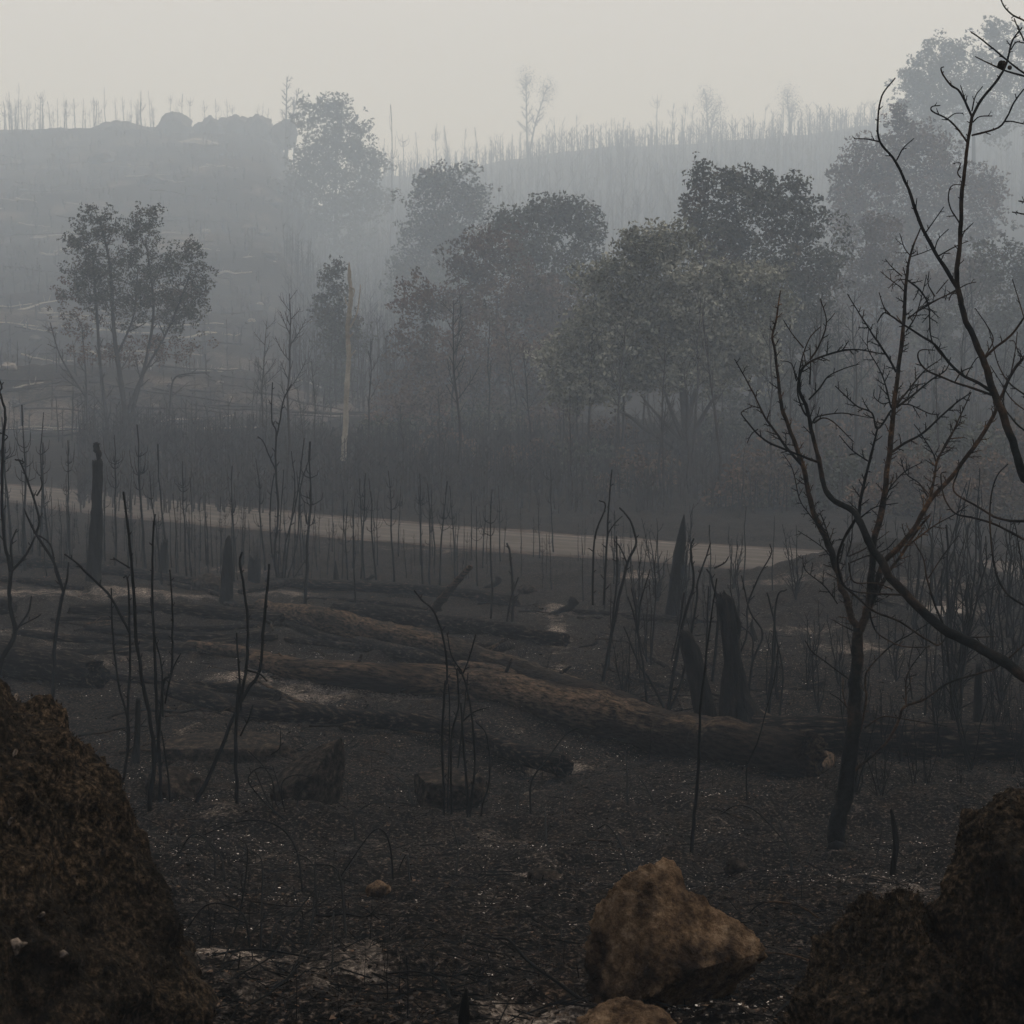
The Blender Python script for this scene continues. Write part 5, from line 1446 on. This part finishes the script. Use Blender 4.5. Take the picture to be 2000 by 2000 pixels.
litter('ash_flakes', 26000, (-150, 2150), (1240, 2080), .0022, .0065, 'ash', 3, clus=25, lift=.008)
litter('burnt_twigs', 4200, (-150, 2150), (1200, 2080), .015, .07, 'char_twig', 4, shape='stick', lift=.012)

# ------------------------------------------------------------------ living and scorched trees beyond the road
tree_seed = [900]
def crown_tree(name, lobes, D, label, mat, trunks, leaf=.16, dens=1.0, depth=.8, cat='tree', group=None, clump=.22, tw_=0, gap=.0, Dbase=None, raw=False):
    leaf *= .78
    if not raw: leaf *= FAR(D) / D; clump *= FAR(D) / D; D = FAR(D)
    tree_seed[0] += 13; sd = tree_seed[0]; rg = np.random.default_rng(sd)
    s_ = pxm(D)
    # base where the first trunk meets the ground
    if trunks:
        bu, bv = trunks[0][0][0]
    else:
        bu, bv = lobes[0][0], lobes[0][1]
    x0, y0 = P(bu, bv, D)[0], D
    org = np.array([x0, y0, gz(x0, y0)])
    e = empty(name, org); tag(e, label, cat, group)
    cs = []
    for (u, v, a, b_) in lobes:
        c0 = P(u, v, D) + [0, rg.uniform(-1, 1) * a / s_ * .35, 0]
        rx, rz = a / s_, b_ / s_
        area = (rx * rz) * 4
        cr = clump * math.sqrt(rx * rz)**.5 * 1.2
        ncl = max(8, int(area / (cr * cr) * 1.9 * dens))
        d = rg.normal(0, 1, (ncl, 3)); d /= np.linalg.norm(d, axis=1)[:, None]
        rr = np.where(rg.random(ncl) < .12, rg.uniform(1.05, 1.45, ncl), rg.uniform(.2, 1.1, ncl) ** .6)
        cc = c0 + d * rr[:, None] * np.array([rx, rx * depth, rz])
        for q in cc: cs.append((q, cr * rg.uniform(.35, 1.3)))
    pts = []
    for q, r_ in cs:
        nl = int(max(6, 9 * (r_ / leaf) ** 2 * .55))
        d = rg.normal(0, 1, (nl, 3)); d /= np.linalg.norm(d, axis=1)[:, None]
        pts.append(q + d * (r_ * rg.uniform(.35, 1.1, nl) ** .5)[:, None] * np.array([1, 1, .8]))
    p = np.concatenate(pts); n = len(p)
    nrm = rg.normal(0, 1, (n, 3)) + [0, -.2, .7]; nrm /= np.linalg.norm(nrm, axis=1)[:, None]
    e1 = np.cross(nrm, rg.normal(0, 1, (n, 3))); e1 /= np.linalg.norm(e1, axis=1)[:, None]
    e2 = np.cross(nrm, e1)
    sz = (leaf * rg.uniform(.35, .85, n))[:, None]
    V = np.stack([p - e1 * sz, p + e2 * sz * .55 - e1 * sz * .1, p + e1 * sz, p - e2 * sz * .55 + e1 * sz * .15], 1).reshape(-1, 3)
    F = np.arange(4 * n).reshape(-1, 4)
    mb = MB(); mb.add(V, F)
    o = mb.build('crown', M[mat], parent=e, origin=org, smooth=False)
    o['kind'] = 'stuff'
    rng = random.Random(sd)
    for i, (q, a, b_) in enumerate(trunks):
        C = smooth_path([P(u, v, D + (0 if i == 0 else rng.uniform(-.3, .3))) for u, v in q], 5)
        if q[0][1] == max(t[0][0][1] for t in trunks) or i == 0: C[0, 2] = min(C[0, 2], gz(C[0, 0], C[0, 1]) - .1)
        mb = MB(); rad = np.linspace(a, b_, len(C)) / 2 / s_
        tube(mb, C, rad, 8, .12, sd + i)
        if tw_: twigs(mb, C, rad, rng, tw_ / s_, 12 / s_, 45 / s_, 1.6 / s_, 4, (25, 55), level=2, up=.3)
        mb.build('trunk' if i == 0 else 'limb', M['far_bark'], parent=e, origin=org)
    return e

crown_tree('oak_tree', [(1260, 480, 60, 40), (1320, 475, 60, 35), (1280, 540, 80, 50), (1200, 550, 70, 50), (1370, 565, 70, 50), (1460, 545, 70, 32), (1220, 640, 90, 60), (1330, 660, 90, 60), (1140, 690, 70, 50), (1430, 640, 80, 60),
     (1115, 760, 50, 42), (1180, 745, 70, 40), (1085, 715, 35, 36), (1300, 730, 80, 36), (1400, 720, 60, 40), (1480, 690, 40, 55), (1270, 600, 80, 50), (1150, 640, 50, 45), (1360, 620, 70, 50), (1520, 600, 30, 40), (1245, 690, 70, 50)], 70, 'broad oak with pale olive foliage standing behind the road, right of centre', 'leaf_olive',
     [([(1352, 1045), (1350, 960), (1345, 880), (1338, 800), (1330, 720)], 30, 14), ([(1346, 900), (1300, 860), (1262, 840), (1228, 812), (1200, 800)], 12, 4), ([(1340, 870), (1310, 800), (1290, 740)], 10, 4), ([(1348, 860), (1380, 800), (1420, 740)], 11, 4), ([(1345, 820), (1362, 740), (1370, 660)], 10, 4), ([(1330, 860), (1285, 812), (1250, 770)], 8, 3), ([(1300, 862), (1260, 862), (1225, 870)], 4, 2)], leaf=.17, dens=1.6, tw_=40)
crown_tree('oak_tree', [(1370, 345, 30, 32), (1360, 400, 28, 40), (1420, 360, 40, 35), (1470, 360, 55, 33), (1540, 375, 40, 33), (1565, 430, 60, 50), (1450, 430, 80, 60), (1520, 500, 110, 60), (1390, 450, 45, 50), (1400, 510, 60, 50), (1590, 530, 60, 60), (1540, 600, 90, 70), (1560, 690, 90, 70), (1450, 770, 70, 50), (1590, 770, 80, 60)],
     78, 'dark oak with a notched crown rising behind the olive oak', 'leaf_dark', [([(1500, 1000), (1495, 850), (1480, 700), (1465, 560)], 22, 9), ([(1480, 650), (1420, 560), (1380, 450)], 9, 4), ([(1480, 650), (1540, 550), (1560, 460)], 9, 4)], leaf=.19)
crown_tree('oak_tree', [(1090, 410, 55, 38), (1130, 430, 45, 40), (1045, 430, 45, 32), (1150, 480, 32, 40), (1070, 500, 80, 50), (985, 440, 45, 32), (1130, 545, 50, 40), (1010, 500, 60, 40), (1090, 620, 70, 60), (1040, 690, 80, 60), (1130, 700, 60, 60)],
     92, 'dark rounded oak in the middle distance, left of the olive oak', 'leaf_dark', [([(1090, 1010), (1088, 850), (1085, 650), (1080, 520)], 16, 7), ([(1085, 640), (1040, 540), (1000, 460)], 7, 3)], leaf=.2)
crown_tree('scorched_tree', [(950, 475, 60, 32), (920, 515, 55, 38), (1000, 560, 85, 55), (1060, 610, 85, 60), (900, 590, 65, 55), (1120, 640, 60, 50)],
     88, 'brown scorched oak just left of the dark rounded one', 'leaf_brown', [([(985, 1000), (985, 850), (975, 700), (970, 580)], 14, 6)], leaf=.2)
crown_tree('scorched_tree', [(815, 590, 50, 48), (830, 670, 60, 55), (950, 680, 80, 65), (1040, 720, 70, 65), (880, 740, 70, 50), (900, 810, 110, 55), (1030, 810, 90, 50), (790, 770, 60, 50)],
     82, 'low reddish-brown scorched tree right of the pale snag', 'leaf_brown', [([(900, 990), (905, 880), (900, 780), (895, 700)], 11, 4), ([(905, 850), (960, 760), (1000, 700)], 6, 3)], leaf=.17, dens=.8)
crown_tree('oak_tree', [(880, 350, 52, 35), (858, 400, 62, 42), (920, 390, 42, 40), (850, 455, 72, 42), (910, 460, 68, 48), (835, 520, 60, 40), (880, 560, 80, 60), (830, 350, 20, 22), (820, 640, 70, 60), (900, 690, 90, 60), (790, 560, 30, 60)],
     135, 'hazy bushy tree left of the dark rounded oak', 'leaf_dark', [([(875, 720), (876, 600), (878, 450)], 9, 4)], leaf=.27)
crown_tree('oak_tree', [(600, 225, 26, 35), (650, 220, 36, 38), (682, 270, 48, 45), (640, 300, 65, 50), (722, 320, 42, 33), (650, 365, 90, 45), (597, 340, 30, 50), (725, 390, 40, 30), (660, 420, 70, 40), (600, 450, 50, 30), (700, 480, 50, 30), (640, 500, 60, 30)],
     205, 'large pale hazy tree crowning the left hill', 'leaf_dark', [([(655, 470), (656, 400), (655, 260)], 9, 3)], leaf=.38)
crown_tree('oak_tree', [(1755, 228, 18, 26), (1780, 270, 50, 38), (1700, 320, 60, 50), (1660, 360, 45, 50), (1820, 315, 70, 50), (1760, 380, 110, 70), (1880, 360, 50, 40), (1945, 370, 28, 30), (1900, 430, 80, 50), (1650, 430, 42, 50), (1780, 470, 120, 60), (1925, 355, 20, 15), (1700, 560, 100, 60), (1860, 560, 90, 70)],
     122, 'big hazy brownish oak behind the upper boughs at the right', 'leaf_brown', [([(1780, 760), (1782, 600), (1780, 400)], 14, 5)], leaf=.26)
crown_tree('oak_tree', [(1845, 112, 45, 42), (1800, 145, 45, 42), (1950, 66, 32, 30), (1900, 150, 80, 55), (1980, 110, 50, 55), (1800, 195, 60, 45), (1900, 220, 110, 60), (2060, 180, 100, 90)],
     185, 'palest hazy oak in the top right corner', 'leaf_dark', [([(1900, 420), (1902, 300), (1900, 180)], 11, 4)], leaf=.36)
crown_tree('oak_tree', [(655, 524, 20, 24), (648, 570, 32, 32), (655, 640, 38, 48), (660, 715, 40, 55), (635, 610, 28, 30), (692, 660, 30, 40), (660, 785, 36, 50), (650, 850, 50, 40)],
     88, 'narrow dark tree right behind the pale snag', 'leaf_dark', [([(655, 930), (656, 800), (655, 600)], 9, 4)], leaf=.18, dens=.85)
crown_tree('scorched_tree', [(1720, 470, 50, 55), (1690, 540, 55, 55), (1760, 580, 85, 60), (1860, 560, 80, 60), (1760, 680, 100, 60), (1650, 640, 60, 60), (1760, 790, 100, 60), (1680, 740, 70, 60)],
     95, 'brown scorched oak behind the forks of the young tree', 'leaf_brown', [([(1760, 990), (1758, 850), (1755, 700), (1750, 560)], 16, 6)], leaf=.2)
crown_tree('oak_tree', [(1960, 520, 70, 55), (1880, 650, 100, 70), (1990, 640, 80, 80), (1950, 750, 100, 60), (2060, 560, 80, 80)],
     86, 'dark bushy oak at the right edge beyond the road', 'leaf_dark', [([(1950, 1000), (1948, 850), (1950, 650)], 18, 7)], leaf=.19)
# thin leaved tree on the left with three trunks
crown_tree('oak_tree', [(132, 468, 20, 14), (148, 482, 14, 12), (185, 445, 36, 40), (165, 500, 30, 40), (215, 440, 24, 34), (283, 430, 30, 34), (275, 480, 45, 45), (240, 540, 85, 60), (350, 510, 42, 36), (392, 545, 28, 32), (380, 490, 24, 22), (300, 600, 80, 50), (175, 560, 48, 50), (360, 590, 45, 40)],
     101, 'thin-leaved tree with three dark trunks standing alone on the left', 'leaf_dark',
     [([(242, 885), (243, 800), (232, 720), (222, 640), (215, 520), (195, 430)], 13, 4), ([(218, 880), (206, 799), (196, 716), (189, 607), (182, 517)], 9, 4), ([(248, 870), (262, 790), (286, 700), (300, 600), (285, 470)], 10, 3), ([(250, 800), (275, 740), (330, 640), (370, 540)], 6, 3), ([(225, 700), (260, 620), (270, 520)], 5, 2)], leaf=.15, dens=.62, tw_=30, raw=True)
crown_tree('scorched_tree', [(150, 630, 55, 36), (130, 570, 25, 25), (340, 680, 70, 25), (280, 690, 60, 30), (180, 690, 60, 22)],
     102, 'sparse scorched brown scrub under the thin-leaved tree', 'leaf_brown', [([(170, 830), (168, 740), (160, 640)], 5, 2), ([(170, 780), (120, 700), (98, 630)], 4, 2), ([(330, 850), (333, 780), (340, 740), (365, 730), (410, 728)], 5, 2)], leaf=.14, dens=.3, tw_=22, raw=True)

# understorey along the far side of the road
GU = 'scorched understorey behind the road'
ru = random.Random(77)
for i, (u, v, a, D) in enumerate(((740, 880, 60, 74), (800, 830, 60, 78), (860, 900, 60, 72), (930, 860, 70, 76), (1000, 930, 60, 70), (1060, 850, 60, 76), (1130, 930, 60, 68), (1180, 870, 50, 72), (1240, 950, 60, 66), (1420, 880, 70, 72),
                                  (1480, 960, 70, 64), (1560, 900, 70, 68), (1620, 960, 70, 64), (1700, 880, 80, 72), (1780, 960, 80, 62), (1860, 900, 80, 66), (1940, 960, 80, 60), (2020, 880, 80, 68), (1600, 780, 80, 80), (1700, 780, 80, 82), (1840, 800, 80, 80),
                                  (600, 900, 50, 80), (540, 860, 50, 88), (1300, 900, 50, 74), (480, 900, 40, 82))):
    crown_tree('scorched_bush', [(u, v, a, a * .7), (u - a * .8, v + 20, a * .8, a * .7), (u + a * .7, v - 26, a * .7, a * .7), (u, v + a * .8, a * 1.2, a * .6), (u - a * .2, v - a * .6, a * .5, a * .5)], D,
               tell('scorched bush', u, v, ((850, 'tall dark'), (920, 'dark'), (999, 'low dark')), BEYOND, v, ((850, 'high in the thicket'), (920, 'in the thicket'), (999, 'at the road verge'))), 'leaf_brown' if i % 3 else 'leaf_dark', [([(u, v + 110), (u + ru.uniform(-8, 8), v + 30), (u, v - 20)], 6, 2), ([(u + 6, v + 100), (u + 30, v + 20), (u + 44, v - 50)], 4, 2)],
               cat='bush', group=GU, leaf=.18, dens=.62, tw_=26)
# thin bare trunks among them, sharing meshes
def bare_tree_mesh(seed, H=10):
    rng = random.Random(seed); mb = MB()
    z = np.linspace(0, H, 9)
    wx = np.cumsum([rng.uniform(-.15, .15) for _ in range(9)])
    C = np.stack([wx - wx[0], np.cumsum([rng.uniform(-.15, .15) for _ in range(9)]), z], -1); C[0] = 0
    rad = np.linspace(.10, .02, 9)
    tube(mb, C, rad, 6, .1, seed)
    sub = C[3:]
    twigs(mb, sub, rad[3:], rng, .45, .5, 2.0, .028, 4, (20, 50), level=2, up=.35)
    return mb.mesh('bare_tree', M['far_bark'])
bare = [bare_tree_mesh(700 + i) for i in range(7)]
def bare_tree(u, vb, vt, label, group, D=None, wide=1.0, name='bare_tree', lean=0.0):
    g = gp(u, vb) if D is None else P(u, vb, D)
    o = bpy.data.objects.new(name, ru.choice(bare)); col.objects.link(o)
    H = (vb - vt) / pxm(g[1])
    o.location = (g[0], g[1], (gz(g[0], g[1]) if D is None else g[2]) - .1)
    o.scale = (H / 10 * wide, H / 10 * wide, H / 10)
    o.rotation_euler = (ru.uniform(-.05, .05), lean + ru.uniform(-.04, .04), ru.uniform(0, 6.28))
    tag(o, label, 'bare tree', group); return o
for i in range(84):
    u = ru.uniform(430, 2020); D = ru.uniform(62, 110)
    if u < 800 and i % 4: continue
    x = (u - 1000) / FPX * D
    z = gz(x, D)
    if float(road_dist(x, D)[0]) < 4.5: continue
    o = bpy.data.objects.new('bare_tree', ru.choice(bare)); col.objects.link(o)
    H = ru.uniform(2.5, 8)
    o.location = (x, D, z - .1); o.scale = (H / 10, H / 10, H / 10); o.rotation_euler = (ru.uniform(-.07, .07), ru.uniform(-.07, .07), ru.uniform(0, 6.28))
    tag(o, tell('thin bare tree', u, H, ((3.8, 'short'), (5, 'medium-height'), (6.5, 'tall'), (99, 'tallest-grown')), BEYOND, D, ((76, 'close behind the road'), (90, 'deep in the thicket'), (999, 'behind the thicket'))), 'bare tree', 'bare trees beyond the road')
for i in range(18):
    u = ru.uniform(-30, 720); vb = ru.uniform(430, 860)
    bare_tree(u, vb, vb - ru.uniform(1.5, 3.5) * pxm(gp(u, vb)[1]), tell('thin bare tree', u, vb, ((560, 'faint'), (700, 'hazy'), (999, 'dark')), BEYOND, vb, ((560, 'high on the left hillside'), (700, 'midway up the hillside'), (999, 'at the foot of the hillside'))), 'bare trees on the left hillside')

# ridge line trees
GP = 'burnt pines along the left ridge'
far_p = [sapling_mesh(3.0, 1300 + i, 'pine').mesh('burnt_pine', M['far_bark']) for i in range(6)]
def ridge(u, vt, vb, D, label, group, thick=1.6, mesh=None, name='burnt_pine', cat='bare tree'):
    D = FAR(D)
    x = (u - 1000) / FPX * D
    z = gz(x, D) - .4
    top = P(u, vt, D)[2]
    H = max(1.5, top - z)
    o = bpy.data.objects.new(name, mesh or ru.choice(far_p)); col.objects.link(o)
    o.location = (x, D, z); s_ = H / 3
    o.scale = (s_ * thick * ru.uniform(.8, 1.2), s_ * thick, s_); o.rotation_euler = (ru.uniform(-.03, .03), ru.uniform(-.04, .04), ru.uniform(0, 6.28))
    tag(o, label, cat, group)
    return o
for i in range(130):
    cl = ru.choice((20, 45, 75, 80, 110, 160, 190, 250, 280, 295)); u = min(308, max(-5, ru.gauss(cl, 12))) if ru.random() < .7 else ru.uniform(0, 305); vt = 262 - ru.uniform(12, 72) - (18 if ru.random() < .12 else 0)
    ridge(u, vt, 265, ru.uniform(262, 290), tell('burnt pine on the skyline', u, 262 - vt, ((26, 'very low'), (36, 'low'), (46, 'short'), (56, 'middling'), (66, 'tall'), (999, 'very tall')), RIDGE), GP, ru.uniform(.8, 2.0))
ridge(47, 162, 265, 275, 'tallest thin pine spike near the left end of the ridge', GP, .9)
ridge(136, 182, 265, 275, 'leaning bare pole on the left ridge', GP, .8)
ridge(216, 170, 250, 272, 'dark thick pole rising behind the widest dome of rock', GP, 1.1)
for u, vt in ((343, 185), (363, 182), (380, 190), (355, 200), (410, 196), (430, 194), (455, 193), (462, 205), (508, 204), (520, 202), (530, 212), (534, 222), (580, 190)):
    ridge(u, vt, 240, 276, tell('tufted pine behind the boulders', u, -vt, ((-198, 'small'), (-188, 'middling'), (0, 'tallest')), RIDGE), 'tufted pines behind the ridge boulders', 1.3)
M['far_leaf'] = M['leaf_dark']
def skyline_tree(u, vt, vb, D, label, sd, spread, forks=2, tuft=True):
    D = FAR(D)
    rng = random.Random(sd); s_ = pxm(D)
    x = (u - 1000) / FPX * D
    z0 = gz(x, D) - .5; org = np.array([x, D, z0])
    e = empty('skyline_tree', org); tag(e, label, 'tree')
    for f in range(forks):
        sg = -1 if f == 0 else 1
        top = P(u + (spread * (.25 if f == 0 else 1.0)) * sg * (.3 if f == 0 else 1), vt + f * 22, D)
        mid = org * .5 + top * .5 + [sg * spread / s_ * -.12 * f, 0, 0]
        C = smooth_path([org, mid, top], 7)
        rad = np.linspace(5.0, 1.6, len(C)) / 2 / s_
        mb = MB(); tube(mb, C, rad, 6, .1, sd); mb.build('trunk', M['far_bark'], parent=e, origin=org)
        mb = MB(); twigs(mb, C[5:], rad[5:], rng, 7 / s_, 10 / s_, 26 / s_, .9 / s_, 4, (25, 60), level=2, up=.25)
        mb.build('branch', M['far_bark'], parent=e, origin=org)
        if tuft:
            rg = np.random.default_rng(sd + f); n = 500
            p = top + rg.normal(0, 1, (n, 3)) * np.array([9, 9, 14]) / s_ - [0, 0, 8 / s_]
            nrm = rg.normal(0, 1, (n, 3)); e1 = np.cross(nrm, rg.normal(0, 1, (n, 3))); e1 /= np.linalg.norm(e1, axis=1)[:, None]; e2 = np.cross(e1, nrm); e2 /= np.linalg.norm(e2, axis=1)[:, None]
            q = 1.3 / s_
            V = np.stack([p - e1 * q, p + e2 * q * .6, p + e1 * q, p - e2 * q * .6], 1).reshape(-1, 3)
            mb = MB(); mb.add(V, np.arange(4 * n).reshape(-1, 4)); o = mb.build('foliage', M['leaf_dark'], parent=e, origin=org, smooth=False); o['kind'] = 'stuff'
skyline_tree(1030, 148, 310, 400, 'tallest forked thin-crowned tree on the skyline at the centre', 3, 38)
skyline_tree(562, 150, 240, 250, 'bare-twigged tree on the skyline left of the big hazy tree', 5, 22, 2, False)
skyline_tree(1380, 184, 240, 440, 'small wine-glass shaped tree on the far skyline', 7, 20)
skyline_tree(1538, 182, 225, 450, 'faint tiny forked tree on the far skyline right of the wine-glass one', 9, 12)
ridge(767, 204, 300, 230, 'lone tall bare pole right of the big hazy tree', None, .7)
for i, (u, vt) in enumerate(((735, 266), (752, 270), (790, 262), (818, 256), (852, 248), (873, 250), (876, 245), (910, 252), (930, 248), (1282, 186), (1308, 202), (1332, 200), (1345, 205), (1000, 270), (960, 268), (1100, 250), (1200, 230))):
    ridge(u, vt, 300, 380 if u < 1000 else 430, tell('spiky pine above the far ridge', u, -vt, ((-262, 'low'), (-240, 'middling'), (0, 'high')), FARR), 'spiky pines on the far ridge', 1.5)

# the far wood on the right-hand hill: one mass of thin trunks and twigs
def far_wood(name, n, ulim, dlim, hlim, seed, spread=.9):
    rg = np.random.default_rng(seed)
    D = rg.uniform(*dlim, n); u = rg.uniform(*ulim, n); x = (u - 1000) / FPX * D
    z = ground_h(x, D) - .3
    H = rg.uniform(*hlim, n) * (1 + .35 * fbm(xy3(x, D, .05, .05), 2, 3)); H = H.clip(1.5)
    base = np.stack([x, D, z], -1)
    lean = rg.normal(0, .05, (n, 2))
    V = []; F = []; off = 0
    def prism(a, b_, ra, rb):
        nonlocal off
        m = len(a)
        ang = np.array([0, 2.1, 4.2])
        ring = np.stack([np.cos(ang), np.sin(ang), ang * 0], -1)
        va = a[:, None] + ring * ra[:, None, None]; vb_ = b_[:, None] + ring * rb[:, None, None]
        vv = np.concatenate([va, vb_], 1).reshape(-1, 3)
        k = np.arange(m)[:, None] * 6 + off
        F.append(np.concatenate([k + np.array(q) for q in ([0, 1, 4, 3], [1, 2, 5, 4], [2, 0, 3, 5])]))
        V.append(vv); off += len(vv)
    top = base + np.column_stack([lean[:, 0] * H, lean[:, 1] * H, H])
    r_ = .02 + .00035 * D * (.7 + .6 * rg.random(n)) * .9
    prism(base, top, r_, r_ * .35)
    for q in range(7):
        t = rg.uniform(.3, .95, n)[:, None]
        p = base * (1 - t) + top * t
        a = rg.uniform(0, 6.28, n); l = H * rg.uniform(.06, .2, n)
        tip = p + np.stack([np.cos(a) * l * spread, np.sin(a) * l * spread, l * rg.uniform(.6, 1.5, n)], -1)
        prism(p, tip, r_ * .45, r_ * .3)
    mb = MB(); mb.add(np.concatenate(V), np.concatenate(F))
    return tag(mb.build(name, M['far_bark'], smooth=False), kind='stuff')
far_wood('far_burnt_wood', 3600, (690, 2250), (400, 800), (3.5, 11), 4)
far_wood('hillside_scrub', 2600, (560, 1100), (130, 480), (1.5, 6), 5)
far_wood('hillside_scrub', 1500, (-200, 740), (85, 600), (.5, 2.8), 6, 1.6)
far_wood('roadside_thicket', 3000, (150, 2200), (64, 95), (.4, 2.2), 7, 1.2)

# fallen trunks over the left hillside
fl = []
for i in range(4):
    rng = random.Random(60 + i); mb = MB()
    C = np.stack([np.linspace(-.5, .5, 8), [rng.uniform(-.02, .02) for _ in range(8)], [rng.uniform(-.012, .012) for _ in range(8)]], -1)
    tube(mb, C, np.linspace(.012, .005, 8), 7, .1, i, True)
    twigs(mb, C, np.linspace(.018, .008, 8), rng, .16, .03, .12, .004, 3, (30, 70))
    fl.append(mb)
fm = {m_: [q.mesh('fallen_log', M[m_]) for q in fl] for m_ in ('far_bark', 'pale_wood')}
for i in range(150):
    u = ru.uniform(-40, 640) ; v = ru.uniform(275, 860)
    g = gp(u, v)
    if g[1] < 84: continue
    pale = ru.random() < (.42 if g[1] > 150 else .18)
    o = bpy.data.objects.new('fallen_log', ru.choice(fm['pale_wood' if pale else 'far_bark'])); col.objects.link(o)
    L = (ru.uniform(2.0, 6) if pale else ru.uniform(4, 14)) * min(1.8, g[1] / 220 + .5)
    yaw = ru.gauss(0, .9); dx = L / 2 * math.cos(yaw); dy = L / 2 * math.sin(yaw)
    za, zb = gz(g[0] - dx, g[1] - dy), gz(g[0] + dx, g[1] + dy)
    o.location = (g[0], g[1], (za + zb) / 2 + .15); th_ = ru.uniform(1.2, 2.4) * min(1, g[1] / 320 + .08)
    o.scale = (L, 8 * th_, 8 * th_)
    o.rotation_euler = (0, -math.atan2(zb - za, L), yaw)
    tag(o, tell('fallen pale trunk' if pale else 'fallen dark trunk', u, L, ((4, 'short'), (6, 'shortish'), (9, 'mid-length'), (13, 'long'), (99, 'very long')), BEYOND, v, ((420, 'near the top of the hillside'), (560, 'high on the hillside'), (700, 'midway down the hillside'), (999, 'low on the hillside'))), 'log', 'fallen pale trunks on the hillside' if pale else 'fallen dark trunks on the hillside')

# ------------------------------------------------------------------ haze
def haze():
    x0, x1, y0, y1, z0, z1 = -1130, 1130, -1130, 1130, -8.5, 150
    V = [(x, y, z) for x in (x0, x1) for y in (y0, y1) for z in (z0, z1)]
    F = [(0, 1, 3, 2), (4, 6, 7, 5), (0, 4, 5, 1), (2, 3, 7, 6), (0, 2, 6, 4), (1, 5, 7, 3)]
    me = bpy.data.meshes.new('haze'); me.from_pydata(V, [], F)
    m = bpy.data.materials.new('smoke_haze'); m.use_nodes = True
    t = m.node_tree
    for n in list(t.nodes): t.nodes.remove(n)
    o_ = t.nodes.new('ShaderNodeOutputMaterial'); pv = t.nodes.new('ShaderNodeVolumePrincipled')
    pv.inputs['Color'].default_value = (*HAZE_COLOR, 1)
    pv.inputs['Density'].default_value = HAZE_DENSITY
    pv.inputs['Anisotropy'].default_value = 0.0
    pv.inputs['Absorption Color'].default_value = (.6, .8, 1, 1)
    t.links.new(pv.outputs[0], o_.inputs['Volume'])
    me.materials.append(m)
    o = bpy.data.objects.new('haze', me); col.objects.link(o); o['kind'] = 'stuff'
haze()
